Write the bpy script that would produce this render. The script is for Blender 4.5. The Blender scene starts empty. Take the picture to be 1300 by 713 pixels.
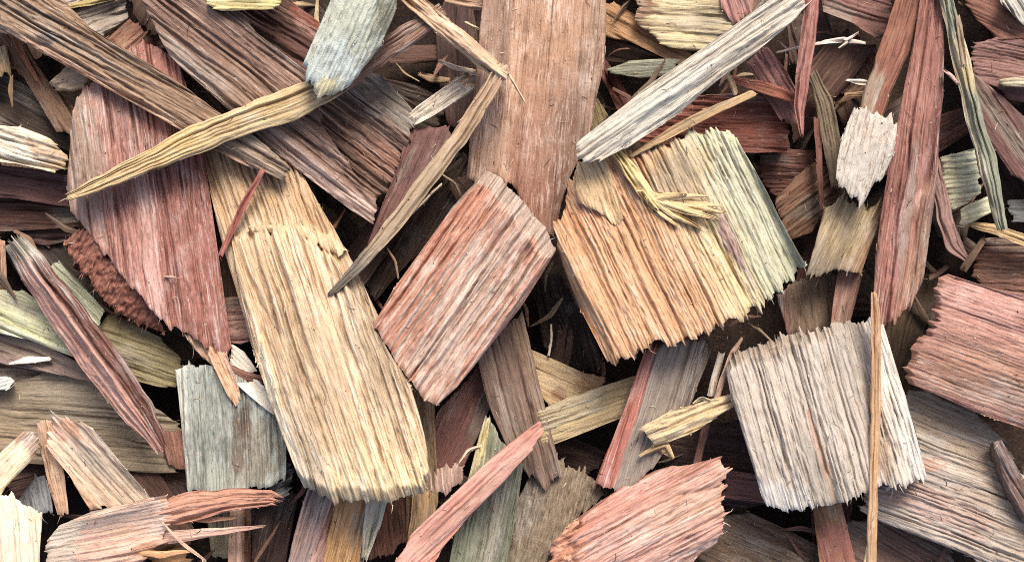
import bpy, math, random
import numpy as np

# ------------------------------------------------------------------ camera, world, sun, exposure
S = 0.00025                  # metres per photograph pixel: the frame is about 32 cm wide
CAM_H = 1950.0               # camera height over the soil, in those units
REF = 150.0                  # height of the mean chip surface
scene = bpy.context.scene
cam_data = bpy.data.cameras.new("camera")
cam = bpy.data.objects.new("camera", cam_data)
scene.collection.objects.link(cam)
cam.location = (0, 0, CAM_H * S)
cam_data.sensor_width = 36.0
cam_data.lens = 36.0 * (CAM_H - REF) / 1300.0
cam_data.clip_start = 0.01
cam_data.clip_end = 50.0
scene.camera = cam

SUN_EL, SUN_AZ = 52.0, 14.0
world = bpy.data.worlds.new("World")
scene.world = world
world.use_nodes = True
wn = world.node_tree.nodes
wl = world.node_tree.links
wn.clear()
sky = wn.new("ShaderNodeTexSky")
sky.sky_type = 'NISHITA'
sky.sun_disc = False
sky.sun_elevation = math.radians(SUN_EL)
sky.sun_rotation = math.radians(SUN_AZ)
sky.dust_density = 4.0
sky.air_density = 0.7
sky.ozone_density = 0.3
bg = wn.new("ShaderNodeBackground")
bg.inputs['Strength'].default_value = 0.15
wo = wn.new("ShaderNodeOutputWorld")
wl.new(sky.outputs[0], bg.inputs[0])
wl.new(bg.outputs[0], wo.inputs[0])

sun_data = bpy.data.lights.new("sun", 'SUN')
sun_data.energy = 2.1
sun_data.angle = math.radians(22.0)
sun_data.color = (1.0, 0.965, 0.91)
sun = bpy.data.objects.new("sun", sun_data)
scene.collection.objects.link(sun)
sun.location = (0.3, 1.0, 1.5)
sun.rotation_euler = (math.radians(-(90 - SUN_EL)), 0, math.radians(-SUN_AZ))

scene.view_settings.view_transform = 'Standard'
scene.view_settings.look = 'None'
scene.view_settings.exposure = 0.86
scene.view_settings.gamma = 1.0
scene.view_settings.use_curve_mapping = False
scene.cycles.max_bounces = 8
scene.cycles.diffuse_bounces = 6
scene.cycles.use_denoising = False
scene.cycles.filter_width = 1.0

# ------------------------------------------------------------------ helpers
COL = scene.collection
WARM = (1.02, 0.985, 0.925)
SAT = 0.82
DEPTH = 1.35                 # how strongly heights spread about the mean surface
ALB = 0.74                   # photograph value -> surface albedo


def lin(c, k=ALB):
    out = []
    if c[0] > c[1] + 15: c = (c[0], c[1], min(c[2], c[1] * .96))
    m = (c[0] * .35 + c[1] * .5 + c[2] * .15)
    for v in c:
        v = (m + (v - m) * SAT) / 255.0 * WARM[len(out)]
        l = v / 12.92 if v <= 0.04045 else ((v + 0.055) / 1.055) ** 2.4
        out.append(min(0.86, l * k))
    return out


def hash2(ix, iy, seed):
    h = (ix * 374761393 + iy * 668265263 + seed * 974634777) & 0xffffffff
    h = ((h ^ (h >> 13)) * 1274126177) & 0xffffffff
    h = ((h ^ (h >> 15)) * 2246822519) & 0xffffffff
    return ((h ^ (h >> 16)) & 0xffff) / 65535.0


def vn(x, y, seed):
    """value noise, 0..1"""
    x = np.asarray(x, float); y = np.asarray(y, float)
    x, y = np.broadcast_arrays(x, y)
    ix = np.floor(x).astype(np.int64); iy = np.floor(y).astype(np.int64)
    fx = x - ix; fy = y - iy
    fx = fx * fx * (3 - 2 * fx); fy = fy * fy * (3 - 2 * fy)
    a = hash2(ix, iy, seed); b = hash2(ix + 1, iy, seed)
    c = hash2(ix, iy + 1, seed); d = hash2(ix + 1, iy + 1, seed)
    return (a + (b - a) * fx) * (1 - fy) + (c + (d - c) * fx) * fy


def to_world(x, y, z):
    z = REF + (z - REF) * DEPTH
    k = (CAM_H - z) / (CAM_H - REF)
    return np.stack([(x - 650.0) * k * S, -(y - 356.5) * k * S, z * S], -1)


# ------------------------------------------------------------------ the wood material
def wood_group():
    g = bpy.data.node_groups.new("wood_grain", 'ShaderNodeTree')
    def sock(n, t, d):
        s = g.interface.new_socket(n, in_out='INPUT', socket_type=t)
        s.default_value = d
    sock("Base", 'NodeSocketColor', (.4, .3, .2, 1))
    sock("Dark", 'NodeSocketColor', (.2, .1, .1, 1))
    sock("Light", 'NodeSocketColor', (.6, .5, .4, 1))
    sock("Streak", 'NodeSocketFloat', 1.0)
    sock("Bump", 'NodeSocketFloat', 0.6)
    sock("Rough", 'NodeSocketFloat', 0.75)
    g.interface.new_socket("Shader", in_out='OUTPUT', socket_type='NodeSocketShader')
    N, L = g.nodes, g.links
    gi = N.new("NodeGroupInput"); go = N.new("NodeGroupOutput")
    at = N.new("ShaderNodeAttribute"); at.attribute_name = "grain"
    tt = N.new("ShaderNodeAttribute"); tt.attribute_name = "tint"

    def noise(scale, detail, rough=.55, dist=0.0):
        m = N.new("ShaderNodeVectorMath"); m.operation = 'MULTIPLY'
        m.inputs[1].default_value = scale
        L.new(at.outputs['Vector'], m.inputs[0])
        n = N.new("ShaderNodeTexNoise")
        n.inputs['Scale'].default_value = 1.0
        n.inputs['Detail'].default_value = detail
        n.inputs['Roughness'].default_value = rough
        n.inputs['Distortion'].default_value = dist
        L.new(m.outputs[0], n.inputs['Vector'])
        return n.outputs['Fac']

    def rng(src, a, b, lo=0.0, hi=1.0):
        m = N.new("ShaderNodeMapRange"); m.interpolation_type = 'SMOOTHSTEP'
        m.inputs[1].default_value = a; m.inputs[2].default_value = b
        m.inputs[3].default_value = lo; m.inputs[4].default_value = hi
        L.new(src, m.inputs[0]); return m.outputs[0]

    def math_(op, a, b):
        m = N.new("ShaderNodeMath"); m.operation = op
        for i, v in enumerate((a, b)):
            if isinstance(v, (int, float)): m.inputs[i].default_value = v
            else: L.new(v, m.inputs[i])
        return m.outputs[0]

    def mix(f, a, b, mode='MIX'):
        m = N.new("ShaderNodeMix"); m.data_type = 'RGBA'; m.blend_type = mode
        for i, v in ((0, f), (6, a), (7, b)):
            if isinstance(v, (int, float)): m.inputs[i].default_value = v
            elif isinstance(v, tuple): m.inputs[i].default_value = v
            else: L.new(v, m.inputs[i])
        return m.outputs[2]

    fine = noise((.018, .52, .4), 3.0, .62)
    wide = noise((.008, .10, .07), 2.0, .5)
    speck = noise((.13, .62, .5), 2.0, .6)
    blot = noise((.017, .03, .03), 3.0, .6, .4)
    tint = tt.outputs['Color']; ta = tt.outputs['Alpha']
    base = mix(ta, gi.outputs['Base'], tint)
    dark = mix(ta, gi.outputs['Dark'], mix(1.0, tint, (.48, .42, .38, 1), 'MULTIPLY'))
    light = mix(ta, gi.outputs['Light'], mix(.35, tint, (.85, .83, .78, 1)))
    f2 = math_('ADD', math_('MULTIPLY', fine, .7), math_('MULTIPLY', wide, .3))
    worn = noise((.011, .028, .03), 2.0, .5)
    st = math_('MULTIPLY', gi.outputs['Streak'], rng(worn, .36, .62, .3, 1.15))
    c = mix(math_('MULTIPLY', rng(f2, .49, .37), st), base, dark)
    c = mix(math_('MULTIPLY', rng(f2, .51, .63), st), c, light)
    c = mix(math_('MULTIPLY', rng(blot, .52, .70), .3), c, light)
    c = mix(math_('MULTIPLY', rng(blot, .46, .30), .3), c, dark)
    c = mix(math_('MULTIPLY', rng(speck, .42, .30), .6), c, dark)
    c = mix(math_('MULTIPLY', rng(speck, .60, .72), .55), c, light)
    bs = N.new("ShaderNodeBsdfPrincipled")
    L.new(c, bs.inputs['Base Color'])
    L.new(gi.outputs['Rough'], bs.inputs['Roughness'])
    bs.inputs['Specular IOR Level'].default_value = 0.28
    bp = N.new("ShaderNodeBump")
    bp.inputs['Distance'].default_value = 0.0006
    L.new(gi.outputs['Bump'], bp.inputs['Strength'])
    L.new(math_('ADD', fine, math_('MULTIPLY', speck, .5)), bp.inputs['Height'])
    L.new(bp.outputs[0], bs.inputs['Normal'])
    L.new(bs.outputs[0], go.inputs[0])
    return g


WOOD = wood_group()


def wood(name, c, streak=1.0, bump=.6, rough=.75):
    m = bpy.data.materials.new(name); m.use_nodes = True
    nt = m.node_tree; nt.nodes.clear()
    gn = nt.nodes.new("ShaderNodeGroup"); gn.node_tree = WOOD
    o = nt.nodes.new("ShaderNodeOutputMaterial")
    for k, v in zip(("Base", "Dark", "Light"), c):
        gn.inputs[k].default_value = (*lin(v), 1)
    gn.inputs["Streak"].default_value = streak
    gn.inputs["Bump"].default_value = bump
    gn.inputs["Rough"].default_value = rough
    nt.links.new(gn.outputs[0], o.inputs[0])
    return m


def mesh_from(name, co, faces, grain, tint, mat, smooth=True):
    """co: metres (n,3); faces: list of int arrays (m,k)"""
    me = bpy.data.meshes.new(name)
    me.vertices.add(len(co))
    me.vertices.foreach_set("co", np.ascontiguousarray(co, np.float32).ravel())
    loops = np.concatenate([f.ravel() for f in faces]).astype(np.int32)
    tot = np.concatenate([np.full(len(f), f.shape[1], np.int32) for f in faces])
    start = np.concatenate([[0], np.cumsum(tot)[:-1]]).astype(np.int32)
    me.loops.add(len(loops)); me.loops.foreach_set("vertex_index", loops)
    me.polygons.add(len(tot)); me.polygons.foreach_set("loop_start", start)
    me.polygons.foreach_set("loop_total", tot)
    me.polygons.foreach_set("use_smooth", np.full(len(tot), smooth))
    a = me.attributes.new("grain", 'FLOAT_VECTOR', 'POINT')
    a.data.foreach_set("vector", np.ascontiguousarray(grain, np.float32).ravel())
    a = me.attributes.new("tint", 'FLOAT_COLOR', 'POINT')
    a.data.foreach_set("color", np.ascontiguousarray(tint, np.float32).ravel())
    me.materials.append(mat)
    me.update(calc_edges=True)
    return me


SEED = [100]
OBJ = {}


def relief(U, V, rel, seed, cracks, rng_, Lu, v0, v1, iso=0.0):
    r1, r2 = hash2(seed, 1, 9), hash2(seed, 2, 9)
    n1 = vn(V / (2.4 + 1.3 * r1), U / 130, seed); n2 = vn(V / (8 + 5 * r2), U / 340, seed + 1)
    d = rel * (-2.2 * (1 - np.abs(2 * n1 - 1)) ** 6 - 4.2 * (1 - np.abs(2 * n2 - 1)) ** 14
               + 1.5 * (vn(V / 2.0, U / 45, seed + 17) - .5) + 2.6 * (vn(V / 19, U / 260, seed + 2) - .5)
               + 1.3 * (vn(V / 1.8, U / 8, seed + 3) - .5))
    d = d * (.4 + 1.15 * vn(U / 95, V / 32, seed + 18))      # worn and sharp stretches
    s = vn(V / 14, U / 190, seed + 4) * 3.4
    f = s - np.floor(s)
    d += rel * 1.3 * (np.floor(s) + np.clip(f * 9, 0, 1) - 2)
    if iso:
        d += iso * (3.2 * (vn(V / 3.2, U / 4.5, seed + 40) - .5) + 1.5 * (vn(V / 7, U / 8, seed + 41) - .5))
    for k in range(cracks):
        vc = v0 + (v1 - v0) * rng_.uniform(.06, .94)
        uc = rng_.uniform(0, Lu); ul = Lu * rng_.uniform(.12, .45)
        w = rng_.uniform(.9, 2.2); dep = rng_.uniform(3, 7.5) * min(1.3, .5 + rel * .6)
        wob = 5 * (vn(U / 60, 0 * U, seed + 20 + k) - .5)
        win = np.clip(1 - np.abs(U - uc) / ul, 0, 1) ** .5
        d -= dep * win * np.exp(-((V - vc - wob) / w) ** 2)
    return d


def tint_of(tints, X, Y, UN, VN, U, V, seed):
    T = np.zeros(X.shape + (4,))
    for q, t in enumerate(tints):
        col = np.array(lin(t['c'])); al = t.get('a', .85)
        jit = (vn(V / 3, U / 35, seed + 50 + q) - .5)
        soft = t.get('soft', .05)
        def band(n, a, b, j):
            n = n + jit * j
            return np.clip((n - a) / soft + .5, 0, 1) * np.clip((b - n) / soft + .5, 0, 1)
        m = np.ones(X.shape)
        if 'v' in t: m = m * band(VN, *t['v'], t.get('j', .06))
        if 'u' in t: m = m * band(UN, *t['u'], t.get('j', .12))
        if 'p' in t:
            px, py, rx, ry, ang = t['p']
            ca, sa = math.cos(math.radians(ang)), math.sin(math.radians(ang))
            dx, dy = X - px, Y - py
            r = np.sqrt(((dx * ca + dy * sa) / rx) ** 2 + ((-dx * sa + dy * ca) / ry) ** 2)
            r = r + 1.1 * jit + .5 * (vn(X / 9, Y / 9, seed + 70 + q) - .5)
            m = m * np.clip((1 - r) / max(.12, soft * 3) + .5, 0, 1)
        m = m * al
        A = T[..., 3]
        na = m + A * (1 - m)
        for k in range(3):
            T[..., k] = np.where(na > 1e-5, (col[k] * m + T[..., k] * A * (1 - m)) / np.maximum(na, 1e-5), col[k])
        T[..., 3] = na
    return T


def build(name, X, Y, U, V, Z, thick, off, c, rel, cracks, tints, seed, fray, parent,
          streak, bump, rough, edge, endt, kind_label, step, iso=0.0, gu=1.0):
    rng_ = np.random.default_rng(seed)
    ni, nj = X.shape
    UN = np.linspace(0, 1, ni)[:, None] + 0 * X
    VN = np.linspace(0, 1, nj)[None, :] + 0 * X
    L = np.hypot(np.diff(X, axis=0), np.diff(Y, axis=0)).sum(0)
    W = np.hypot(np.diff(X, axis=1), np.diff(Y, axis=1)).sum(1)
    Ue = UN * L[None, :]; Ve = VN * W[:, None]
    D = relief(U, V, rel, seed, cracks, rng_, U.max() - U.min(), V.min(), V.max(), iso)
    du = np.minimum(Ue, L[None, :] - Ue); dv = np.minimum(Ve, W[:, None] - Ve)
    dist = np.minimum(du, dv)
    D = D - edge * np.exp(-dist / (1.1 * edge + .3)) * (.6 + .8 * vn(X / 4, Y / 4, seed + 9))
    for st in step:      # a ledge across the chip: (u position, height, side)
        D += st[1] * np.clip((UN + .05 * (vn(V / 6, 0 * V, seed + 31) - .5) - st[0]) / .02, 0, 1)
    Zt = Z + D
    T = tint_of(tints, X, Y, UN, VN, U, V, seed)
    if endt is not None:  # the cut ends
        e = np.clip(1 - du / 3.0, 0, 1)
    idx = np.arange(ni * nj).reshape(ni, nj)
    quads = np.stack([idx[:-1, :-1], idx[1:, :-1], idx[1:, 1:], idx[:-1, 1:]], -1).reshape(-1, 4)
    loop = np.concatenate([idx[:-1, 0], idx[-1, :-1], idx[:0:-1, -1], idx[0, :0:-1]])
    fx, fy, fz, fu, fv = (a.ravel() for a in (X, Y, Zt, U, V))
    fT = T.reshape(-1, 4)
    n = len(loop)
    co = [to_world(fx, fy, fz)]
    gr = [np.stack([fu, fv, 0 * fu], -1)]
    tn = [fT]
    faces = [quads]
    base0 = ni * nj
    lx, ly, lz = fx[loop], fy[loop], fz[loop]
    cx, cy = lx.mean(), ly.mean()
    isend = np.zeros(n, bool)
    isend[ni - 1:ni - 1 + nj - 1] = True; isend[2 * (ni - 1) + nj - 1:] = True
    rings = 4
    et = fT[loop].copy()
    if endt is not None:
        et[isend, :3] = lin(endt); et[isend, 3] = .9
    for k in range(rings + 1):
        f = k / rings
        amp = (1.6 + .8 * rel) * math.sin(math.pi * min(1, f * .8 + .0)) if k else 0
        nx = (vn(lx / 3, ly / 3 + f * 3, seed + 11) - .5) * amp
        ny = (vn(lx / 3 + 7, ly / 3 + f * 3, seed + 12) - .5) * amp
        sh = 1 - .05 * f
        px = cx + (lx - cx) * sh + off[0] * f + nx
        py = cy + (ly - cy) * sh + off[1] * f + ny
        pz = lz - thick * f * (.85 + .3 * vn(lx / 11, ly / 11, seed + 13))
        co.append(to_world(px, py, pz))
        dep = thick * f
        gr.append(np.stack([fu[loop] + np.where(isend, dep * .3, 0), fv[loop] + np.where(isend, 0, dep * .8), np.full(n, dep)], -1))
        tn.append(et)
        if k:
            a0 = base0 + (k - 1) * n; a1 = base0 + k * n
            r = np.arange(n); r2 = (r + 1) % n
            faces.append(np.stack([a0 + r, a0 + r2, a1 + r2, a1 + r], -1)[:, ::-1])
    # underside
    co.append(to_world(np.array([cx + off[0]]), np.array([cy + off[1]]), np.array([(lz - thick).mean()])))
    gr.append(np.zeros((1, 3))); tn.append(et[:1])
    a1 = base0 + rings * n; r = np.arange(n)
    faces.append(np.stack([a1 + r, a1 + (r + 1) % n, np.full(n, base0 + (rings + 1) * n)], -1)[:, ::-1])
    co = np.concatenate(co); gr = np.concatenate(gr); tn = np.concatenate(tn)
    gr = gr * np.array([gu * (.6 + .9 * hash2(seed, 5, 1)), .75 + .5 * hash2(seed, 6, 1), 1.0])
    streak *= .52 + .42 * hash2(seed, 7, 1)
    gr = gr + np.array([seed * 37.7 % 4000, seed * 91.3 % 4000, seed % 50])
    o3 = to_world(np.array([cx + off[0]]), np.array([cy + off[1]]), np.array([(lz - thick).min()]))[0]
    mat = wood(name + "_wood", c, streak, bump, rough)
    area = np.cross(co[idx[1, nj // 2]] - co[idx[0, nj // 2]], co[idx[0, min(nj - 1, nj // 2 + 1)]] - co[idx[0, nj // 2]])[2]
    if area < 0: faces = [f_[:, ::-1] for f_ in faces]
    me = mesh_from(name, co - o3, faces, gr, tn, mat)
    ob = bpy.data.objects.new(name, me); COL.objects.link(ob)
    ob["at"] = [float(v) for v in o3]
    if parent is None:
        ob.location = o3
    else:
        ob.parent = parent
        ob.location = o3 - np.array(parent["at"][:])
    OBJ[seed] = ob
    if kind_label:
        for k, v in kind_label.items(): ob[k] = v
    # loose torn fibres at the ends and on the face
    if fray:
        m = max(4, int(fray * .6))
        who = rng_.random(m)
        jj = rng_.integers(1, max(2, nj - 1), m); jj = np.where(rng_.random(len(jj)) < .6, np.clip((nj * vn(jj * .37, 0 * jj, seed + 77)).astype(int), 1, max(1, nj - 2)), jj); ii = rng_.integers(1, max(2, ni - 1), m)
        ii = np.where(who < .36, 0, np.where(who < .72, ni - 1, ii))
        jj = np.where((who > .72) & (who < .86), np.where(rng_.random(m) < .5, 0, nj - 1), jj)
        ib = np.clip(ii, 1, ni - 2)
        gx = X[ib + 1, jj] - X[ib - 1, jj]; gy = Y[ib + 1, jj] - Y[ib - 1, jj]
        gl = np.hypot(gx, gy) + 1e-6; gx /= gl; gy /= gl
        sg = np.where(who < .36, -1, np.where(who < .72, 1, np.where(rng_.random(m) < .5, -1, 1)))
        ln = rng_.uniform(1.5, 6, m) * np.where(rng_.random(m) < .14, 2.8, 1)
        an = rng_.normal(0, .35, m); ca, sa = np.cos(an), np.sin(an)
        dx = (gx * ca - gy * sa) * sg; dy = (gx * sa + gy * ca) * sg
        bx = X[ii, jj] - dx * 3; by = Y[ii, jj] - dy * 3; bz = Zt[ii, jj] + np.where(who < .72, -rng_.uniform(0, 1, m) * min(thick * .5, 8), .4)
        lift = rng_.normal(.05, .25, m); curl = rng_.normal(0, .25, m)
        rad = rng_.uniform(.35, .85, m)
        C, F, Gr, Tn = [], [], [], []
        segs = 3
        for s_ in range(segs + 1):
            q = s_ / segs
            mx = bx + dx * ln * q - dy * ln * curl * q * q; my = by + dy * ln * q + dx * ln * curl * q * q
            mz = bz + ln * lift * q * (1.4 - q)
            rr = rad * (1 - .85 * q)
            for a in range(3):
                th = a * 2.0944 + .5
                C.append(to_world(mx - dy * rr * math.cos(th), my + dx * rr * math.cos(th), mz + rr * math.sin(th)))
                Gr.append(np.stack([U[ii, jj] + ln * q, V[ii, jj] + 0 * mx, 0 * mx + 3], -1))
        C = np.stack(C, 1); Gr = np.stack(Gr, 1)          # m, 12, 3
        tn_ = np.repeat(T[ii, jj][:, None, :], C.shape[1], 1)
        base = (np.arange(m) * C.shape[1])[:, None]
        for s_ in range(segs):
            for a in range(3):
                b = (a + 1) % 3
                F.append(base + np.array([[s_ * 3 + a, s_ * 3 + b, s_ * 3 + 3 + b, s_ * 3 + 3 + a]]))
        fm = mesh_from("frayed_fibres", C.reshape(-1, 3) - o3, F, Gr.reshape(-1, 3) + seed * 11.1 % 3000, tn_.reshape(-1, 4),
                       wood("frayed_fibres_wood", (c[2], c[0], c[2]), .6, .2, .8))
        fo = bpy.data.objects.new("frayed_fibres", fm); COL.objects.link(fo)
        fo["kind"] = "stuff"
        if parent is None:
            fo.parent = ob
        else:
            fo.parent = ob
    return ob


CATS = {'wood_chip': 'wood chip', 'wood_stick': 'stick', 'wood_splinter': 'splinter', 'twig': 'twig', 'bark_chunk': 'bark'}


def out_of_frame(p):
    x, y = p
    if x <= -8: x -= 45
    if x >= 1318: x += 45
    if y <= -9: y -= 45
    if y >= 723: y += 45
    return x, y


def props(name, label, group, parent):
    if parent is not None:
        return {'label': label} if label else {}
    d = {'label': label, 'category': CATS[name]}
    if group: d['group'] = group
    return d


def chip(name, label, pts, g, z, s=(0, 0), t=26, off=(0, 0), c=None, rel=1.0, jag=3.0, cracks=None, tints=(),
         fray=14, parent=None, streak=1.0, bump=.6, rough=.75, edge=1.6, end=None, group=None, dv=1.35, du=3.2,
         step=(), bow=0.0, side=1.2, iso=0.0, bev=(), cup=None, stains=None, gu=1.0):
    """a chip from its outline: grain direction g, height z at its middle, slope s"""
    SEED[0] += 1; seed = SEED[0]
    P = np.array([out_of_frame(p) for p in pts], float)
    g = np.array(g, float); g /= np.hypot(*g)
    cr = np.array([-g[1], g[0]])
    uu, vv = P @ g, P @ cr
    v0, v1 = vv.min() + .15, vv.max() - .15
    nj = int(min(260, max(6, (v1 - v0) / dv))) + 1
    vs = np.linspace(v0, v1, nj)
    lo = np.full(nj, np.inf); hi = np.full(nj, -np.inf)
    n = len(P)
    for a in range(n):
        b = (a + 1) % n
        va, vb = vv[a], vv[b]
        if abs(va - vb) < 1e-9: continue
        f = (vs - va) / (vb - va)
        ok = (f >= 0) & (f <= 1)
        u = uu[a] + f * (uu[b] - uu[a])
        lo = np.where(ok, np.minimum(lo, u), lo); hi = np.where(ok, np.maximum(hi, u), hi)
    bad = ~np.isfinite(lo)
    if bad.any():
        lo[bad] = np.interp(vs[bad], vs[~bad], lo[~bad]); hi[bad] = np.interp(vs[bad], vs[~bad], hi[~bad])
    ln = np.maximum(hi - lo, .5)
    jl = np.minimum(min(jag, .8 + .05 * (v1 - v0)), ln * .2)
    def torn(q):
        return (.4 * (vn(vs / 1.9, 0 * vs, q) - .5) + 2.1 * (vn(vs / 15, 0 * vs, q + 200) - .5) + .9 * np.round(2 * vn(vs / 6, 0 * vs, q + 300)) - .9
                + 2.6 * vn(vs / 3.2, 0 * vs, q + 400) ** 8)
    lo = lo - jl * torn(seed + 5)
    hi = hi + jl * torn(seed + 7)
    ni = int(min(240, max(5, ln.max() / du))) + 1
    tt = np.linspace(0, 1, ni)[:, None]
    U = lo[None, :] + (hi - lo)[None, :] * tt
    V = vs[None, :] + 0 * U
    wob = side * (2.2 * (vn(U / 60, V / 60, seed + 14) - .5) + .7 * (vn(U / 9, V / 14, seed + 15) - .5))
    X = U * g[0] + (V + wob) * cr[0]; Y = U * g[1] + (V + wob) * cr[1]
    cx, cy = P.mean(0)
    s = (s[0] + .09 * (hash2(seed, 3, 5) - .5), s[1] + .09 * (hash2(seed, 4, 5) - .5))
    Z = z + s[0] * (X - cx) + s[1] * (Y - cy)
    Z = Z + 2.0 * (vn(U / 90, V / 50, seed + 16) - .5) * min(3, .02 * ln.max() + .6)
    VNn = (V - v0) / (v1 - v0); UNn = np.linspace(0, 1, ni)[:, None] + 0 * V
    if cup is None: cup = (hash2(seed, 7, 5) - .4) * min(9, .07 * (v1 - v0))
    Z = Z + cup * (1 - (2 * VNn - 1) ** 2) + (hash2(seed, 8, 5) - .5) * .09 * (v1 - v0) * (2 * VNn - 1) * (2 * UNn - 1)
    if not bow: bow = (hash2(seed, 9, 5) - .35) * min(10, .05 * ln.max())
    for (w_, fr, dr) in bev:        # sloping faces along an end (u0, u1) or a side (v0, v1)
        q = {'u0': UNn, 'u1': 1 - UNn, 'v0': VNn, 'v1': 1 - VNn}[w_]
        fr_ = fr * (1 + .35 * (vn(V / 9 + (0 if w_[0] == 'u' else U / 40), 0 * V, seed + 33) - .5))
        Z = Z - dr * np.clip(1 - q / fr_, 0, 1)
    if stains is None: stains = 4 if (v1 - v0) * ln.max() > 9000 else 2 if (v1 - v0) * ln.max() > 2500 else 1
    tints = list(tints)
    rr = np.random.default_rng(seed + 9000)
    for k in range(stains):
        a_ = rr.integers(0, 3)
        colr = [(146, 138, 128), tuple(v * .66 for v in c[0]), tuple(.5 * v + .5 * w for v, w in zip(c[0], (176, 140, 100)))][a_]
        jx, ix = rr.integers(0, nj), rr.integers(0, ni)
        tints.append(dict(p=(X[ix, jx], Y[ix, jx], ln.max() * rr.uniform(.12, .3), (v1 - v0) * rr.uniform(.06, .2), math.degrees(math.atan2(g[1], g[0]))), c=colr, a=rr.uniform(.35, .65), soft=.25))
    if bow: Z = Z + bow * (1 - (2 * (U - lo.min()) / (hi.max() - lo.min()) - 1) ** 2)
    if cracks is None: cracks = int((v1 - v0) / 9)
    return build(name, X, Y, U, V, Z, t, off, c, rel, cracks, tints, seed, fray, parent, streak, bump, rough, edge, end,
                 props(name, label, group, parent), step, iso, gu)


def stick(name, label, path, z, dz=(0, 0), t=14, round_=0.0, c=None, rel=.6, cracks=1, tints=(), fray=5, parent=None, off=(0, 0),
          streak=1.0, bump=.5, rough=.75, edge=1.0, end=None, group=None, dv=1.2, du=3.0, jag=2.0, ridge=None, side=.8):
    """a long piece along a path of (x, y, width); its height runs from z+dz[0] to z+dz[1];
    round_: height of a rounded back; ridge: (where across, height) of a sharp back"""
    SEED[0] += 1; seed = SEED[0]
    P = np.array(path, float)
    for e0, e1 in ((0, 1), (-1, -2)):
        x_, y_ = P[e0, 0], P[e0, 1]
        if x_ <= -8 or x_ >= 1318 or y_ <= -9 or y_ >= 723:
            dd = P[e0, :2] - P[e1, :2]; P[e0, :2] += dd / np.hypot(*dd) * 50
    seg = np.hypot(np.diff(P[:, 0]), np.diff(P[:, 1]))
    s = np.concatenate([[0], np.cumsum(seg)])
    L = s[-1]
    ni = int(min(260, max(6, L / du))) + 1
    si = np.linspace(0, L, ni)
    def sm(k):
        a = np.interp(si, s, P[:, k])
        w = max(1, int(ni * .035)); pad = np.pad(a, w, mode='reflect', reflect_type='odd')
        return np.convolve(pad, np.ones(2 * w + 1) / (2 * w + 1), 'valid')
    cx, cy = sm(0), sm(1); w = np.interp(si, s, P[:, 2])
    tx, ty = np.gradient(cx), np.gradient(cy); tl = np.hypot(tx, ty) + 1e-9; tx /= tl; ty /= tl
    wmax = w.max()
    nj = int(max(4, wmax / dv)) + 1
    vn_ = np.linspace(-.5, .5, nj)
    jg = np.minimum(jag, 30) * (vn(vn_ * wmax / 2.2, 0 * vn_, seed + 5) - .5) * 2
    jg2 = np.minimum(jag, 30) * (vn(vn_ * wmax / 2.2, 0 * vn_, seed + 7) - .5) * 2
    f = np.linspace(0, 1, ni)[:, None]
    ext = jg[None, :] * np.clip(1 - f * L / 14, 0, 1) * -1 + jg2[None, :] * np.clip(1 - (1 - f) * L / 14, 0, 1)
    wl_ = w[:, None] * (1 + .10 * (vn(si[:, None] / 18, np.sign(vn_)[None, :] * 5 + 0 * si[:, None], seed + 3) - .5) * 2)
    wv = vn_[None, :] * wl_ + side * 1.6 * (vn(si[:, None] / 16, vn_[None, :] * .8, seed + 4) - .5)
    X = cx[:, None] - ty[:, None] * wv + tx[:, None] * ext
    Y = cy[:, None] + tx[:, None] * wv + ty[:, None] * ext
    U = si[:, None] + 0 * X; V = vn_[None, :] * wmax + 0 * X
    Z = z + dz[0] + (dz[1] - dz[0]) * f + 0 * X
    Z = Z + 2.0 * (vn(U / 50, 0 * V, seed + 16) - .5)
    q = np.abs(vn_ * 2)[None, :]
    if round_: Z = Z - round_ * (1 - np.sqrt(np.maximum(0, 1 - q ** 2 * .97))) * (w[:, None] / wmax)
    if ridge:
        r0, h = ridge
        vv01 = (vn_ + .5)[None, :]
        Z = Z - h * np.where(vv01 < r0, (r0 - vv01) / max(r0, .01) * .35, (vv01 - r0) / (1 - r0)) * (w[:, None] / wmax)
    return build(name, X, Y, U, V, Z, t, off, c, rel, cracks, tints, seed, fray, parent, streak, bump, rough, edge, end,
                 props(name, label, group, parent), ())

# ------------------------------------------------------------------ the ground: dark soil and old mulch
def ground():
    n = 150
    xs = np.linspace(-1400, 2700, n); ys = np.linspace(-1300, 2000, n)
    X, Y = np.meshgrid(xs, ys, indexing='ij')
    Z = 5 * vn(X / 60, Y / 60, 1) + 4 * vn(X / 22, Y / 22, 2) - 62
    idx = np.arange(n * n).reshape(n, n)
    q = np.stack([idx[:-1, :-1], idx[:-1, 1:], idx[1:, 1:], idx[1:, :-1]], -1).reshape(-1, 4)
    co = np.stack([(X.ravel() - 650) * S, -(Y.ravel() - 356.5) * S, Z.ravel() * S], -1)
    gr = np.stack([X.ravel() * 9, Y.ravel() * .45, 0 * X.ravel()], -1)
    me = mesh_from("ground", co, [q], gr, np.zeros((n * n, 4)), wood("mulch_soil", ((62, 46, 40), (34, 26, 24), (92, 70, 58)), .8, .8, .95))
    o = bpy.data.objects.new("ground", me); COL.objects.link(o)
    o["kind"] = "structure"; o["label"] = "dark brown soil under the wood chips"


ground()
# ------------------------------------------------------------------ the chips of the pile, deep ones first
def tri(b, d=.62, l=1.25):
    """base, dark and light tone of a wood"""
    return (b, tuple(v * d for v in b), tuple(min(255, v * l + 8) for v in b))


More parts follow.
